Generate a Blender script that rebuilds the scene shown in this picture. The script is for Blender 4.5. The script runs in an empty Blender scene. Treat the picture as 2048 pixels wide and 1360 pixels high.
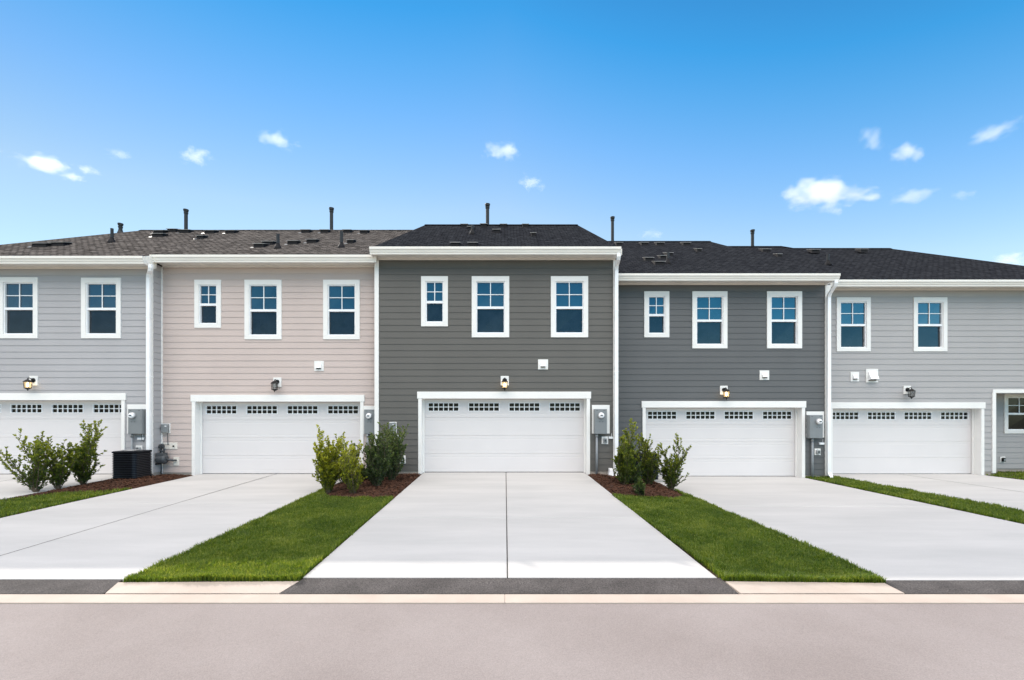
import bpy, math, random
import numpy as np
from mathutils import Vector, Matrix

R = math.radians
scn = bpy.context.scene
col = scn.collection

# ------------------------------------------------------------------ camera, sky, sun, exposure
F, CX, HY, ZC = 910.0, 1010.0, 835.0, 1.66      # focal length and level-camera geometry, eye 1.66 m up
cam_d = bpy.data.cameras.new("camera"); cam = bpy.data.objects.new("camera", cam_d); col.objects.link(cam)
cam_d.sensor_width = 36; cam_d.lens = 36 * F / 2048
cam_d.shift_x = (1024 - CX) / 2048; cam_d.shift_y = (HY - 680) / 2048
cam_d.clip_end = 6000; cam_d.clip_start = 0.05
cam.location = (0, 0, ZC); cam.rotation_euler = (R(90), 0, 0)
scn.camera = cam

SUN_EL, SUN_AZ = 34.5, -42.0                    # behind the houses, to the left
world = bpy.data.worlds.new("World"); scn.world = world; world.use_nodes = True
wt = world.node_tree; wt.nodes.clear()
def wn(t, **k):
    n = wt.nodes.new(t)
    for a, b in k.items(): setattr(n, a, b)
    return n
sky = wn('ShaderNodeTexSky', sky_type='NISHITA', sun_disc=False, sun_elevation=R(SUN_EL), sun_rotation=R(SUN_AZ))
sky.air_density = 1.0; sky.dust_density = 0.0; sky.ozone_density = 3.0; sky.altitude = 0
geo = wn('ShaderNodeTexCoord'); sep = wn('ShaderNodeSeparateXYZ')
wt.links.new(geo.outputs['Generated'], sep.inputs[0])
ramp = wn('ShaderNodeValToRGB')                 # how the clear air deepens with height
yn = wn('ShaderNodeMath', operation='MULTIPLY'); yn.inputs[1].default_value = -.42; yn.use_clamp = True
wt.links.new(sep.outputs['Y'], yn.inputs[0])
za = wn('ShaderNodeMath', operation='ADD'); wt.links.new(sep.outputs['Z'], za.inputs[0]); wt.links.new(yn.outputs[0], za.inputs[1])
xp = wn('ShaderNodeMath', operation='MULTIPLY'); xp.inputs[1].default_value = .24; xp.use_clamp = True
xm_ = wn('ShaderNodeMath', operation='MULTIPLY'); xm_.inputs[1].default_value = -.07; xm_.use_clamp = True
wt.links.new(sep.outputs['X'], xp.inputs[0]); wt.links.new(sep.outputs['X'], xm_.inputs[0])
zb_ = wn('ShaderNodeMath', operation='ADD'); wt.links.new(xp.outputs[0], zb_.inputs[0]); wt.links.new(xm_.outputs[0], zb_.inputs[1])
zc_ = wn('ShaderNodeMath', operation='ADD'); wt.links.new(za.outputs[0], zc_.inputs[0]); wt.links.new(zb_.outputs[0], zc_.inputs[1])
wt.links.new(zc_.outputs[0], ramp.inputs[0])        # away from the sun the sky is a deeper blue
RAMP = [(0.0, (.72, .72, .70)), (0.12, (.86, .80, .70)), (0.25, (.95, .83, .65)), (0.415, (.92, .83, .67)), (0.541, (.555, .755, .775)), (0.618, (.33, .705, .775)), (0.672, (.176, .655, .77)), (.80, (.13, .45, .6)), (1.0, (.10, .34, .48))]
while len(ramp.color_ramp.elements) > 1: ramp.color_ramp.elements.remove(ramp.color_ramp.elements[0])
for i, (p, c) in enumerate(RAMP):
    e = ramp.color_ramp.elements[0] if i == 0 else ramp.color_ramp.elements.new(p)
    e.position = p; e.color = (*c, 1)
mul0 = wn('ShaderNodeMixRGB', blend_type='MULTIPLY'); mul0.inputs[0].default_value = 1
mul = wn('ShaderNodeVectorMath', operation='SCALE'); 
mx_ = wn('ShaderNodeMath', operation='MULTIPLY_ADD'); mx_.inputs[1].default_value = .80; mx_.inputs[2].default_value = 2.27
wt.links.new(sep.outputs['X'], mx_.inputs[0]); wt.links.new(mx_.outputs[0], mul.inputs['Scale'])
wt.links.new(mul0.outputs[0], mul.inputs[0])
wt.links.new(sky.outputs[0], mul0.inputs[1]); wt.links.new(ramp.outputs[0], mul0.inputs[2])
# unseen white cloud bank opposite the sun, added to brighten the shaded fronts
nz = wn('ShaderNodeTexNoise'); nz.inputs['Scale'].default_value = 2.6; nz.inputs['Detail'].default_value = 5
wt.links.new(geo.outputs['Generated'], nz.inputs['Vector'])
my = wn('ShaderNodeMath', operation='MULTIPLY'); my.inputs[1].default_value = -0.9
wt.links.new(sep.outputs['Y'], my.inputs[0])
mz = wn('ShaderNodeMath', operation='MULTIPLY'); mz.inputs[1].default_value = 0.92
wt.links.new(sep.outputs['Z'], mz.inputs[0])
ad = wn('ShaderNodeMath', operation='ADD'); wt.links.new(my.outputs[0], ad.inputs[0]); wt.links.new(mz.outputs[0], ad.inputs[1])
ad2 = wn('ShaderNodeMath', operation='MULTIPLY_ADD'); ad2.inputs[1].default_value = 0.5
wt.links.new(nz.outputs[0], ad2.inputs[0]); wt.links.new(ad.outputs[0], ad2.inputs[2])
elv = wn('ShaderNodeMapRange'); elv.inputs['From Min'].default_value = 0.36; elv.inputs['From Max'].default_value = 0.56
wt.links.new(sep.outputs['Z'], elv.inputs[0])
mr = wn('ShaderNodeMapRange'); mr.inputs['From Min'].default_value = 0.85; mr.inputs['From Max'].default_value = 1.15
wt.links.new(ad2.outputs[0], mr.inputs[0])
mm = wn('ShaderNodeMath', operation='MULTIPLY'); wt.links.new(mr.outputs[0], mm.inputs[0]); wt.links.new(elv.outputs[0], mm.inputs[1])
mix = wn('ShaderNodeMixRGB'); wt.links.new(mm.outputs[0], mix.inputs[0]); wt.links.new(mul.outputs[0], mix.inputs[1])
FILL_CLOUD = 30.5
mix.inputs[2].default_value = (FILL_CLOUD, FILL_CLOUD * .945, FILL_CLOUD * .90, 1)
bg = wn('ShaderNodeBackground'); bg.inputs[1].default_value = 0.12
out = wn('ShaderNodeOutputWorld')
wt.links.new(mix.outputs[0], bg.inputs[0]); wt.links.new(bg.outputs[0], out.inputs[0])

sun_d = bpy.data.lights.new("sun", 'SUN'); sun_d.energy = 4.0; sun_d.angle = R(0.6); sun_d.color = (1, .93, .84)
sun = bpy.data.objects.new("sun", sun_d); col.objects.link(sun)
sd = Vector((math.sin(R(SUN_AZ)) * math.cos(R(SUN_EL)), math.cos(R(SUN_AZ)) * math.cos(R(SUN_EL)), math.sin(R(SUN_EL))))
sun.rotation_euler = sd.to_track_quat('Z', 'Y').to_euler()
sun.location = sd * 60

scn.view_settings.view_transform = 'Standard'; scn.view_settings.look = 'None'
scn.view_settings.exposure = 0.0; scn.view_settings.gamma = 1
scn.render.engine = 'CYCLES'
scn.cycles.use_denoising = True
scn.cycles.max_bounces = 8; scn.cycles.volume_bounces = 3
scn.cycles.volume_step_rate = 1.0; scn.cycles.volume_max_steps = 64

# ------------------------------------------------------------------ helpers
def PX(px, Y): return (px - CX) * Y / F
def PZ(py, Y): return ZC + (HY - py) * Y / F

def lerp(a, b, t): return a + (b - a) * t
# the yard's height: plateau at the houses, falling to the street
KX = [-16.3, -11.2, -9.4, -4.6, -2.45, 2.5, 4.55, 9.5, 10.75, 15.9]
KH = [-.05, -.05, -.08, -.08, 0, 0, -.245, -.245, -.26, -.26]
KS = [-.29, -.29, -.292, -.292, -.274, -.274, -.302, -.302, -.302, -.302]
def H(x, y):
    h = float(np.interp(x, KX, KH)); s = float(np.interp(x, KX, KS))
    t = min(1, max(0, (13.6 - y) / 8.1))
    return lerp(h, s, t)
def on_ground(px, py):
    lo, hi = 4.0, 20.0
    for _ in range(50):
        m = (lo + hi) / 2
        if HY + F * (ZC - H(PX(px, m), m)) / m > py: lo = m
        else: hi = m
    return PX(px, lo), lo

MATS = {}
def mat(name, color=(.5, .5, .5), rough=.6, metal=0, spec=.5, bump=None, var=None, coat=0, ior=1.5):
    """bump=(scale, strength, distance)  var=(scale, amount, detail)"""
    if name in MATS: return MATS[name]
    m = bpy.data.materials.new(name); m.use_nodes = True; nt = m.node_tree
    b = nt.nodes['Principled BSDF']
    b.inputs['Roughness'].default_value = rough; b.inputs['Metallic'].default_value = metal
    b.inputs['Specular IOR Level'].default_value = spec; b.inputs['IOR'].default_value = ior
    b.inputs['Coat Weight'].default_value = coat
    b.inputs['Base Color'].default_value = (*color, 1)
    tc = nt.nodes.new('ShaderNodeTexCoord')
    sc_, am, de = var if var else (3.0, .06, 4)
    n = nt.nodes.new('ShaderNodeTexNoise'); n.inputs['Scale'].default_value = sc_; n.inputs['Detail'].default_value = de
    nt.links.new(tc.outputs['Object'], n.inputs['Vector'])
    mr_ = nt.nodes.new('ShaderNodeMapRange'); mr_.inputs['From Min'].default_value = .25; mr_.inputs['From Max'].default_value = .75
    mr_.inputs['To Min'].default_value = 1 - am; mr_.inputs['To Max'].default_value = 1 + am
    nt.links.new(n.outputs[0], mr_.inputs[0])
    mx = nt.nodes.new('ShaderNodeVectorMath'); mx.operation = 'SCALE'; mx.inputs[0].default_value = color
    nt.links.new(mr_.outputs[0], mx.inputs['Scale']); nt.links.new(mx.outputs[0], b.inputs['Base Color'])
    if bump:
        n2 = nt.nodes.new('ShaderNodeTexNoise'); n2.inputs['Scale'].default_value = bump[0]; n2.inputs['Detail'].default_value = 6
        nt.links.new(tc.outputs['Object'], n2.inputs['Vector'])
        bp = nt.nodes.new('ShaderNodeBump'); bp.inputs['Strength'].default_value = bump[1]; bp.inputs['Distance'].default_value = bump[2]
        nt.links.new(n2.outputs[0], bp.inputs['Height']); nt.links.new(bp.outputs[0], b.inputs['Normal'])
    MATS[name] = m
    return m

def two_tone(name, c1, c2, scale, rough, bump, fine=None, lo=.35, hi=.65, stretch=(1, 1, 1), spec=.3):
    m = bpy.data.materials.new(name); m.use_nodes = True; nt = m.node_tree; b = nt.nodes['Principled BSDF']
    b.inputs['Roughness'].default_value = rough; b.inputs['Specular IOR Level'].default_value = spec
    tc = nt.nodes.new('ShaderNodeTexCoord'); mp = nt.nodes.new('ShaderNodeMapping'); mp.inputs['Scale'].default_value = stretch
    nt.links.new(tc.outputs['Object'], mp.inputs[0])
    n = nt.nodes.new('ShaderNodeTexNoise'); n.inputs['Scale'].default_value = scale; n.inputs['Detail'].default_value = 8
    n.inputs['Roughness'].default_value = .62
    nt.links.new(mp.outputs[0], n.inputs['Vector'])
    r = nt.nodes.new('ShaderNodeValToRGB'); r.color_ramp.elements[0].position = lo; r.color_ramp.elements[1].position = hi
    r.color_ramp.elements[0].color = (*c1, 1); r.color_ramp.elements[1].color = (*c2, 1)
    nt.links.new(n.outputs[0], r.inputs[0])
    last = r.outputs[0]
    n2 = nt.nodes.new('ShaderNodeTexNoise'); n2.inputs['Scale'].default_value = bump[0]; n2.inputs['Detail'].default_value = 4
    nt.links.new(tc.outputs['Object'], n2.inputs['Vector'])
    if fine:
        mr_ = nt.nodes.new('ShaderNodeMapRange'); mr_.inputs['From Min'].default_value = .3; mr_.inputs['From Max'].default_value = .7
        mr_.inputs['To Min'].default_value = 1 - fine; mr_.inputs['To Max'].default_value = 1 + fine
        nt.links.new(n2.outputs[0], mr_.inputs[0])
        vm = nt.nodes.new('ShaderNodeVectorMath'); vm.operation = 'SCALE'
        nt.links.new(last, vm.inputs[0]); nt.links.new(mr_.outputs[0], vm.inputs['Scale']); last = vm.outputs[0]
    nt.links.new(last, b.inputs['Base Color'])
    bp = nt.nodes.new('ShaderNodeBump'); bp.inputs['Strength'].default_value = bump[1]; bp.inputs['Distance'].default_value = bump[2]
    nt.links.new(n2.outputs[0], bp.inputs['Height']); nt.links.new(bp.outputs[0], b.inputs['Normal'])
    MATS[name] = m
    return m

def shingle(name, c1, c2, mortar, bump=.6):
    m = bpy.data.materials.new(name); m.use_nodes = True; nt = m.node_tree; b = nt.nodes['Principled BSDF']
    b.inputs['Roughness'].default_value = 1; b.inputs['Specular IOR Level'].default_value = .0
    tc = nt.nodes.new('ShaderNodeTexCoord'); mp = nt.nodes.new('ShaderNodeMapping'); mp.inputs['Scale'].default_value = (1, 1.17, 0)
    nt.links.new(tc.outputs['Object'], mp.inputs[0])
    nw = nt.nodes.new('ShaderNodeTexNoise'); nw.inputs['Scale'].default_value = 2.5; nt.links.new(mp.outputs[0], nw.inputs['Vector'])
    wv = nt.nodes.new('ShaderNodeVectorMath'); wv.operation = 'MULTIPLY_ADD'; wv.inputs[1].default_value = (.10, .06, 0)
    nt.links.new(nw.outputs['Color'], wv.inputs[0]); nt.links.new(mp.outputs[0], wv.inputs[2])
    br = nt.nodes.new('ShaderNodeTexBrick'); br.inputs['Scale'].default_value = 1
    br.inputs['Brick Width'].default_value = .20; br.inputs['Row Height'].default_value = .12
    br.inputs['Mortar Size'].default_value = .012; br.inputs['Bias'].default_value = -.1
    br.inputs['Color1'].default_value = (*c1, 1); br.inputs['Color2'].default_value = (*c2, 1); br.inputs['Mortar'].default_value = (*mortar, 1)
    nt.links.new(wv.outputs[0], br.inputs['Vector'])
    n = nt.nodes.new('ShaderNodeTexNoise'); n.inputs['Scale'].default_value = 6; n.inputs['Detail'].default_value = 8
    nt.links.new(mp.outputs[0], n.inputs['Vector'])
    mr_ = nt.nodes.new('ShaderNodeMapRange'); mr_.inputs['From Min'].default_value = .3; mr_.inputs['From Max'].default_value = .7
    mr_.inputs['To Min'].default_value = .65; mr_.inputs['To Max'].default_value = 1.35; nt.links.new(n.outputs[0], mr_.inputs[0])
    vm = nt.nodes.new('ShaderNodeVectorMath'); vm.operation = 'SCALE'
    nt.links.new(br.outputs[0], vm.inputs[0]); nt.links.new(mr_.outputs[0], vm.inputs['Scale'])
    nt.links.new(vm.outputs[0], b.inputs['Base Color'])
    ma = nt.nodes.new('ShaderNodeMath'); ma.operation = 'MULTIPLY_ADD'; ma.inputs[1].default_value = .6
    sepc = nt.nodes.new('ShaderNodeRGBToBW'); nt.links.new(br.outputs[0], sepc.inputs[0])
    nt.links.new(n.outputs[0], ma.inputs[0])
    sub = nt.nodes.new('ShaderNodeMath'); sub.operation = 'MULTIPLY'; sub.inputs[1].default_value = -1
    nt.links.new(br.outputs['Fac'], sub.inputs[0]); nt.links.new(sub.outputs[0], ma.inputs[2])
    bp = nt.nodes.new('ShaderNodeBump'); bp.inputs['Strength'].default_value = bump; bp.inputs['Distance'].default_value = .03
    nt.links.new(ma.outputs[0], bp.inputs['Height']); nt.links.new(bp.outputs[0], b.inputs['Normal'])
    MATS[name] = m
    return m

def emit(name, color, s):
    m = bpy.data.materials.new(name); m.use_nodes = True; b = m.node_tree.nodes['Principled BSDF']
    b.inputs['Base Color'].default_value = (*color, 1); b.inputs['Emission Color'].default_value = (*color, 1)
    b.inputs['Emission Strength'].default_value = s; MATS[name] = m
    return m

class MB:
    def __init__(s): s.v = []; s.f = []
    def quad(s, *p):
        i = len(s.v); s.v += [tuple(q) for q in p]; s.f.append(tuple(range(i, i + len(p)))); return s
    def box(s, x0, x1, y0, y1, z0, z1):
        i = len(s.v)
        s.v += [(x, y, z) for z in (z0, z1) for (x, y) in ((x0, y0), (x1, y0), (x1, y1), (x0, y1))]
        s.f += [tuple(i + k for k in q) for q in ((3, 2, 1, 0), (4, 5, 6, 7), (0, 1, 5, 4), (1, 2, 6, 5), (2, 3, 7, 6), (3, 0, 4, 7))]
        return s
    def hexa(s, b, t):
        i = len(s.v); s.v += [tuple(q) for q in b] + [tuple(q) for q in t]
        s.f += [tuple(i + k for k in q) for q in ((3, 2, 1, 0), (4, 5, 6, 7), (0, 1, 5, 4), (1, 2, 6, 5), (2, 3, 7, 6), (3, 0, 4, 7))]
        return s
    def ring(s, loops, cap0=True, cap1=True, closed=True):
        n = len(loops[0]); i = len(s.v)
        for l in loops: s.v += [tuple(q) for q in l]
        for a in range(len(loops) - 1):
            for k in range(n if closed else n - 1):
                k2 = (k + 1) % n
                s.f.append((i + a * n + k, i + a * n + k2, i + (a + 1) * n + k2, i + (a + 1) * n + k))
        if cap0: s.f.append(tuple(i + k for k in reversed(range(n))))
        if cap1: s.f.append(tuple(i + (len(loops) - 1) * n + k for k in range(n)))
        return s
    def tube(s, pts, r, n=8, r2=None, caps=True):
        pts = [Vector(p) for p in pts]; loops = []
        m = len(pts); up = Vector((0, 0, 1))
        for k, p in enumerate(pts):
            d = (pts[min(k + 1, m - 1)] - pts[max(k - 1, 0)]).normalized()
            a = d.cross(up if abs(d.z) < .9 else Vector((0, 1, 0))).normalized(); b = d.cross(a)
            rr = r if r2 is None else lerp(r, r2, k / (m - 1))
            loops.append([p + (a * math.cos(t) + b * math.sin(t)) * rr for t in [2 * math.pi * q / n for q in range(n)]])
        return s.ring(loops, caps, caps)
    def lathe(s, c, prof, n=16, axis='z'):
        loops = []
        for (r, h) in prof:
            l = []
            for q in range(n):
                t = 2 * math.pi * q / n; u, w = r * math.cos(t), r * math.sin(t)
                l.append((c[0] + u, c[1] + w, c[2] + h) if axis == 'z' else (c[0] + u, c[1] + h, c[2] - w) if axis == 'y' else (c[0] + h, c[1] + u, c[2] + w))
            loops.append(l)
        return s.ring(loops)
    def prism_x(s, prof, x0, x1):     # prof: (y, z) loop
        return s.ring([[(x0, y, z) for y, z in prof], [(x1, y, z) for y, z in prof]])
    def build(s, name, m, parent=None, smooth=False, bevel=0, origin=None):
        off = Vector((0, 0, 0))
        p = parent
        if parent is not None:
            while p is not None: off += p.location; p = p.parent
        elif origin is not None: off = Vector(origin)
        me = bpy.data.meshes.new(name)
        v = np.array(s.v, dtype=float) - np.array(off)
        me.from_pydata(v.tolist(), [], s.f); me.validate(); me.update()
        me.materials.append(MATS[m] if isinstance(m, str) else m)
        import bmesh
        bm = bmesh.new(); bm.from_mesh(me); bmesh.ops.recalc_face_normals(bm, faces=bm.faces); bm.to_mesh(me); bm.free()
        if smooth:
            for q in me.polygons: q.use_smooth = True
        o = bpy.data.objects.new(name, me); col.objects.link(o)
        if parent is not None: o.parent = parent
        elif origin is not None: o.location = off
        if bevel:
            bv = o.modifiers.new("bevel", 'BEVEL'); bv.width = bevel; bv.segments = 2; bv.limit_method = 'ANGLE'
        return o

def tag(o, label=None, cat=None, group=None, kind=None):
    if label: o['label'] = label
    if cat: o['category'] = cat
    if group: o['group'] = group
    if kind: o['kind'] = kind
    return o
def empty(name, loc, label, cat, group=None):
    o = bpy.data.objects.new(name, None); o.empty_display_size = .1; col.objects.link(o); o.location = loc
    return tag(o, label, cat, group)
def copy_tree(o, parent=None):
    c = o.copy(); col.objects.link(c); c.parent = parent
    for ch in list(o.children): copy_tree(ch, c)
    return c

# ------------------------------------------------------------------ materials
mat('white_trim', (.80, .79, .77), .45, var=(2, .03, 3))
mat('gutter_metal', (.78, .75, .70), .35, var=(1.5, .03, 3))
mat('soffit', (.72, .68, .62), .6)
mat('vinyl', (.86, .87, .89), .3)
mat('door_paint', (.665, .638, .638), .42, var=(1.2, .02, 3), bump=(140, .08, .002))
SID = dict(bump=(60, .12, .002))
mat('siding_light_grey', (.378, .372, .385), .65, var=(.8, .05, 5), **SID)
mat('siding_beige', (.515, .432, .402), .65, var=(.8, .05, 5), **SID)
mat('siding_charcoal', (.100, .096, .088), .6, var=(.8, .07, 5), **SID)
mat('siding_slate', (.098, .101, .104), .6, var=(.8, .07, 5), **SID)
mat('siding_silver', (.372, .364, .366), .65, var=(.8, .05, 5), **SID)
mat('foundation', (.36, .32, .28), .9, var=(6, .12, 6), bump=(40, .3, .01))
mat('pane_upper', (.012, .045, .08), .03, spec=.5, ior=2.0, var=(1.2, .3, 2))
mat('pane_lower', (.010, .016, .024), .09, spec=.5, ior=1.55, var=(3, .4, 4))
mat('garage_pane', (.005, .005, .006), .15, ior=1.28, var=(.9, .6, 1))
mat('black_metal', (.006, .006, .007), .45, metal=0, spec=.25)
mat('seal_rubber', (.02, .02, .02), .8)
mat('meter_grey', (.20, .215, .225), .45, spec=.5, var=(5, .06, 4))
mat('pvc_grey', (.24, .26, .28), .5)
mat('galv', (.34, .35, .36), .4, metal=.5)
mat('gas_grey', (.055, .062, .070), .5)
mat('ac_black', (.004, .005, .008), .45, spec=.12)
mat('ac_louver', (.008, .009, .013), .3, spec=.35)
mat('ac_pad', (.30, .30, .29), .9)
mat('roof_metal', (.012, .012, .014), .7, spec=.15)
mat('vent_glint_metal', (.20, .195, .19), .45, spec=.6)  # paler than the vent bodies: sun glint on the lids put into the colour
mat('pipe_dark', (.018, .022, .026), .5, spec=.3)
mat('flash_white', (.7, .68, .64), .5)
shingle('shingle_brown', (.145, .130, .121), (.060, .054, .051), (.016, .015, .014), .9)
shingle('shingle_black', (.032, .034, .039), (.020, .0215, .026), (.012, .012, .014), .6)
two_tone('concrete', (.435, .43, .423), (.505, .495, .486), .9, .85, (90, .15, .004), fine=.03, stretch=(.35, 1.6, 1))
two_tone('gutter_concrete', (.41, .345, .295), (.475, .405, .35), 1.5, .85, (80, .2, .004), fine=.04)
two_tone('road_asphalt', (.225, .194, .184), (.275, .242, .232), .45, .9, (120, .5, .006), fine=.16)
two_tone('apron_asphalt', (.058, .052, .050), (.090, .081, .078), 2.5, .95, (70, .8, .01), fine=.55)
two_tone('joint_dark', (.05, .047, .043), (.09, .085, .08), 8, .95, (50, .3, .005))
two_tone('soil', (.05, .032, .02), (.09, .06, .04), 5, .95, (30, .6, .02))
two_tone('mulch', (.030, .013, .008), (.085, .035, .018), 28, .95, (45, 1.0, .03), fine=.5)
two_tone('mulch_chip', (.04, .017, .009), (.11, .048, .026), 9, .9, (60, .3, .005))
two_tone('ground_far', (.20, .21, .12), (.30, .29, .20), .3, .95, (10, .4, .02))
mat('lantern_frost', (.5, .5, .48), .4)
emit('lantern_glow', (1, .72, .34), 5.0)
emit('bulb', (1, .80, .5), 25.0)

def leaf_mat(name, c1, c2, c3, attr=True, trans=.35):
    m = bpy.data.materials.new(name); m.use_nodes = True; nt = m.node_tree; b = nt.nodes['Principled BSDF']
    b.inputs['Roughness'].default_value = .42; b.inputs['Specular IOR Level'].default_value = .45
    at = nt.nodes.new('ShaderNodeAttribute'); at.attribute_name = 'tone'
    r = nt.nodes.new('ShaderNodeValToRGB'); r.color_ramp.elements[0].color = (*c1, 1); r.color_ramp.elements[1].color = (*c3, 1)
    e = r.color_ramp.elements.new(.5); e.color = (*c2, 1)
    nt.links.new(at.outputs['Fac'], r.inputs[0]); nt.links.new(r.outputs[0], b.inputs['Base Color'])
    tr = nt.nodes.new('ShaderNodeBsdfTranslucent'); tv = nt.nodes.new('ShaderNodeVectorMath'); tv.operation = 'MULTIPLY'
    tv.inputs[1].default_value = (2.3, 2.0, 1.0); nt.links.new(r.outputs[0], tv.inputs[0]); nt.links.new(tv.outputs[0], tr.inputs[0])
    ms = nt.nodes.new('ShaderNodeMixShader'); ms.inputs[0].default_value = trans
    nt.links.new(b.outputs[0], ms.inputs[1]); nt.links.new(tr.outputs[0], ms.inputs[2])
    nt.links.new(ms.outputs[0], nt.nodes['Material Output'].inputs[0]); MATS[name] = m
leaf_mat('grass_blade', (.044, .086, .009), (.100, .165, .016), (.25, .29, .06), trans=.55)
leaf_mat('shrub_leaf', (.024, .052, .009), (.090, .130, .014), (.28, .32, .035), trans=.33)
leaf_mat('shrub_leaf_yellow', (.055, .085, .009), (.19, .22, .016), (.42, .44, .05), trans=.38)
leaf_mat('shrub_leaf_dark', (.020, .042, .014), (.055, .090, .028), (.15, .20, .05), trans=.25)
mat('bark', (.10, .075, .05), .9)

# ------------------------------------------------------------------ ground, road, driveways
def sheet(name, x0, x1, y0, y1, zf, m, nx=2, ny=2):
    b = MB()
    xs = np.linspace(x0, x1, nx); ys = np.linspace(y0, y1, ny)
    b.v = [(x, y, zf(x, y)) for y in ys for x in xs]
    b.f = [(j * nx + i, j * nx + i + 1, (j + 1) * nx + i + 1, (j + 1) * nx + i) for j in range(ny - 1) for i in range(nx - 1)]
    return b.build(name, m)
tag(sheet('ground', -1500, 1500, -1500, 1500, lambda x, y: -.46, 'ground_far'), kind='structure')
YK0, YK1, YA = 4.885, 5.13, 5.50           # gutter front, gutter back, apron back
tag(sheet('road', -60, 60, -7.5, YK0 - .012, lambda x, y: -.338 - .004 * 0, 'road_asphalt'), kind='structure')
g = MB(); x = -60.0
while x < 60:
    g.box(x, x + 11.998, YK0, YK1 - .012, -.42, -.326); x += 12.0
tag(g.build('kerb_gutter', 'gutter_concrete', bevel=.006), kind='structure')
tag(MB().box(-60, 60, YK0 - .03, YA + .2, -.44, -.345).build('kerb_bedding', 'joint_dark'), kind='structure')
# soil under the whole yard
b = MB(); xs = sorted(set(list(np.linspace(-22, 24, 93)) + KX)); ys = [5.42] + list(np.linspace(5.6, 13.7, 12)) + [20, 30]
b.v = [(x, y, H(x, y) - .035) for y in ys for x in xs]; n = len(xs)
b.f = [(j * n + i, j * n + i + 1, (j + 1) * n + i + 1, (j + 1) * n + i) for j in range(len(ys) - 1) for i in range(n - 1)]
tag(b.build('soil', 'soil'), kind='structure')

def slab(b, x0a, x1a, x0b, x1b, ya, yb, th=.10, e=.07, dz=.008):
    """concrete slab with a trowelled lower border; (x0a,x1a) at ya (street), (x0b,x1b) at yb"""
    o = [(x0a, ya), (x1a, ya), (x1b, yb), (x0b, yb)]
    i_ = [(x0a + e, ya + .02), (x1a - e, ya + .02), (x1b - e, yb - .02), (x0b + e, yb - .02)]
    top = [(x, y, H(x, y) + .004) for x, y in i_]
    mid = [(x, y, H(x, y) + .004 - dz) for x, y in o]
    bot = [(x, y, H(x, y) - th) for x, y in o]
    return b.ring([bot, mid, top])
DRV = [  # x left/right at street, x left/right at house, y back, joints x, cross joints y
    (-16.4, -11.25, -16.3, -11.15, 13.75, -13.8, (9.6,)),
    (-9.42, -4.52, -9.38, -4.55, 14.1, -7.05, (9.75,)),
    (-2.44, 2.56, -2.45, 2.40, 13.76, .03, (8.35,)),
    (4.60, 9.45, 4.47, 9.50, 14.75, None, (9.9,)),
    (10.85, 15.95, 10.65, 15.95, 15.5, 13.4, (10.2,)),
]
for (a0, a1, h0, h1, yb, jx, cj) in DRV:
    d = MB(); ys = [YA] + list(cj) + [yb]
    for k in range(len(ys) - 1):
        y0, y1 = ys[k] + (.004 if k else 0), ys[k + 1] - (.004 if k < len(ys) - 2 else 0)
        f0, f1 = (y0 - YA) / (yb - YA), (y1 - YA) / (yb - YA)
        L0, L1, R0, R1 = lerp(a0, h0, f0), lerp(a0, h0, f1), lerp(a1, h1, f0), lerp(a1, h1, f1)
        if jx is None: slab(d, L0, R0, L1, R1, y0, y1)
        else:
            slab(d, L0, jx - .007, L1, jx - .007, y0, y1, e=.03, dz=.005); slab(d, jx + .007, R0, jx + .007, R1, y0, y1, e=.03, dz=.005)
    dw = tag(d.build('driveway', 'concrete'), kind='structure')
    if jx is not None:
        jb = MB(); yy = np.linspace(YA + .03, yb - .03, 12)
        for ya_, yb_ in zip(yy, yy[1:]):
            jb.quad((jx - .0085, ya_, H(jx, ya_) + .0005), (jx + .0085, ya_, H(jx, ya_) + .0005), (jx + .0085, yb_, H(jx, yb_) + .0005), (jx - .0085, yb_, H(jx, yb_) + .0005))
        jb.build('control_joint', 'joint_dark', dw)
# dark asphalt aprons and beige kerb pieces between gutter and yard
def zap(x, y): return lerp(-.327, H(x, YA) - .004, (y - YK1) / (YA - YK1))
ap = [(-17.0, -17.1, -4.62, -4.52), (-2.50, -2.48, 2.58, 2.62), (4.90, 4.78, 16.3, 16.0)]
ap = [(-24, -24, -16.5, -16.5)][:0] + [(-30.0, -30.0, -4.53, -4.60), (-2.66, -2.44, 2.60, 2.64), (4.83, 4.66, 9.62, 9.5)]
def strip(name, segs, m, y0, y1, lift):
    for (xa0, xb0, xa1, xb1) in segs:   # left at street, left at yard, right at street, right at yard
        b = MB(); nn = 24
        lo = [(lerp(xa0, xa1, k / nn), y0) for k in range(nn + 1)]; hi = [(lerp(xb0, xb1, k / nn), y1) for k in range(nn + 1)]
        for k in range(nn):
            q = [lo[k], lo[k + 1], hi[k + 1], hi[k]]
            b.quad(*[(x, y, zap(x, y) + lift) for x, y in q])
        i = [(x, y, zap(x, y) + lift) for x, y in (lo[0], lo[-1], hi[-1], hi[0])]
        b.hexa([(p[0], p[1], p[2] - .08) for p in i], [(p[0], p[1], p[2] - .006) for p in i])
        tag(b.build(name, m), kind='structure')
strip('apron', [(-30, -30, -4.53, -4.62), (-2.53, -2.43, 2.64, 2.60), (4.53, 4.53, 9.62, 9.45), (10.75, 10.85, 30, 30)], 'apron_asphalt', YK1, YA - .006, 0)
strip('kerb_block', [(-4.51, -4.60, -2.55, -2.45), (2.66, 2.62, 4.51, 4.51), (9.64, 9.47, 10.73, 10.83)], 'gutter_concrete', YK1 + .002, YA - .09, .004)

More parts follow.
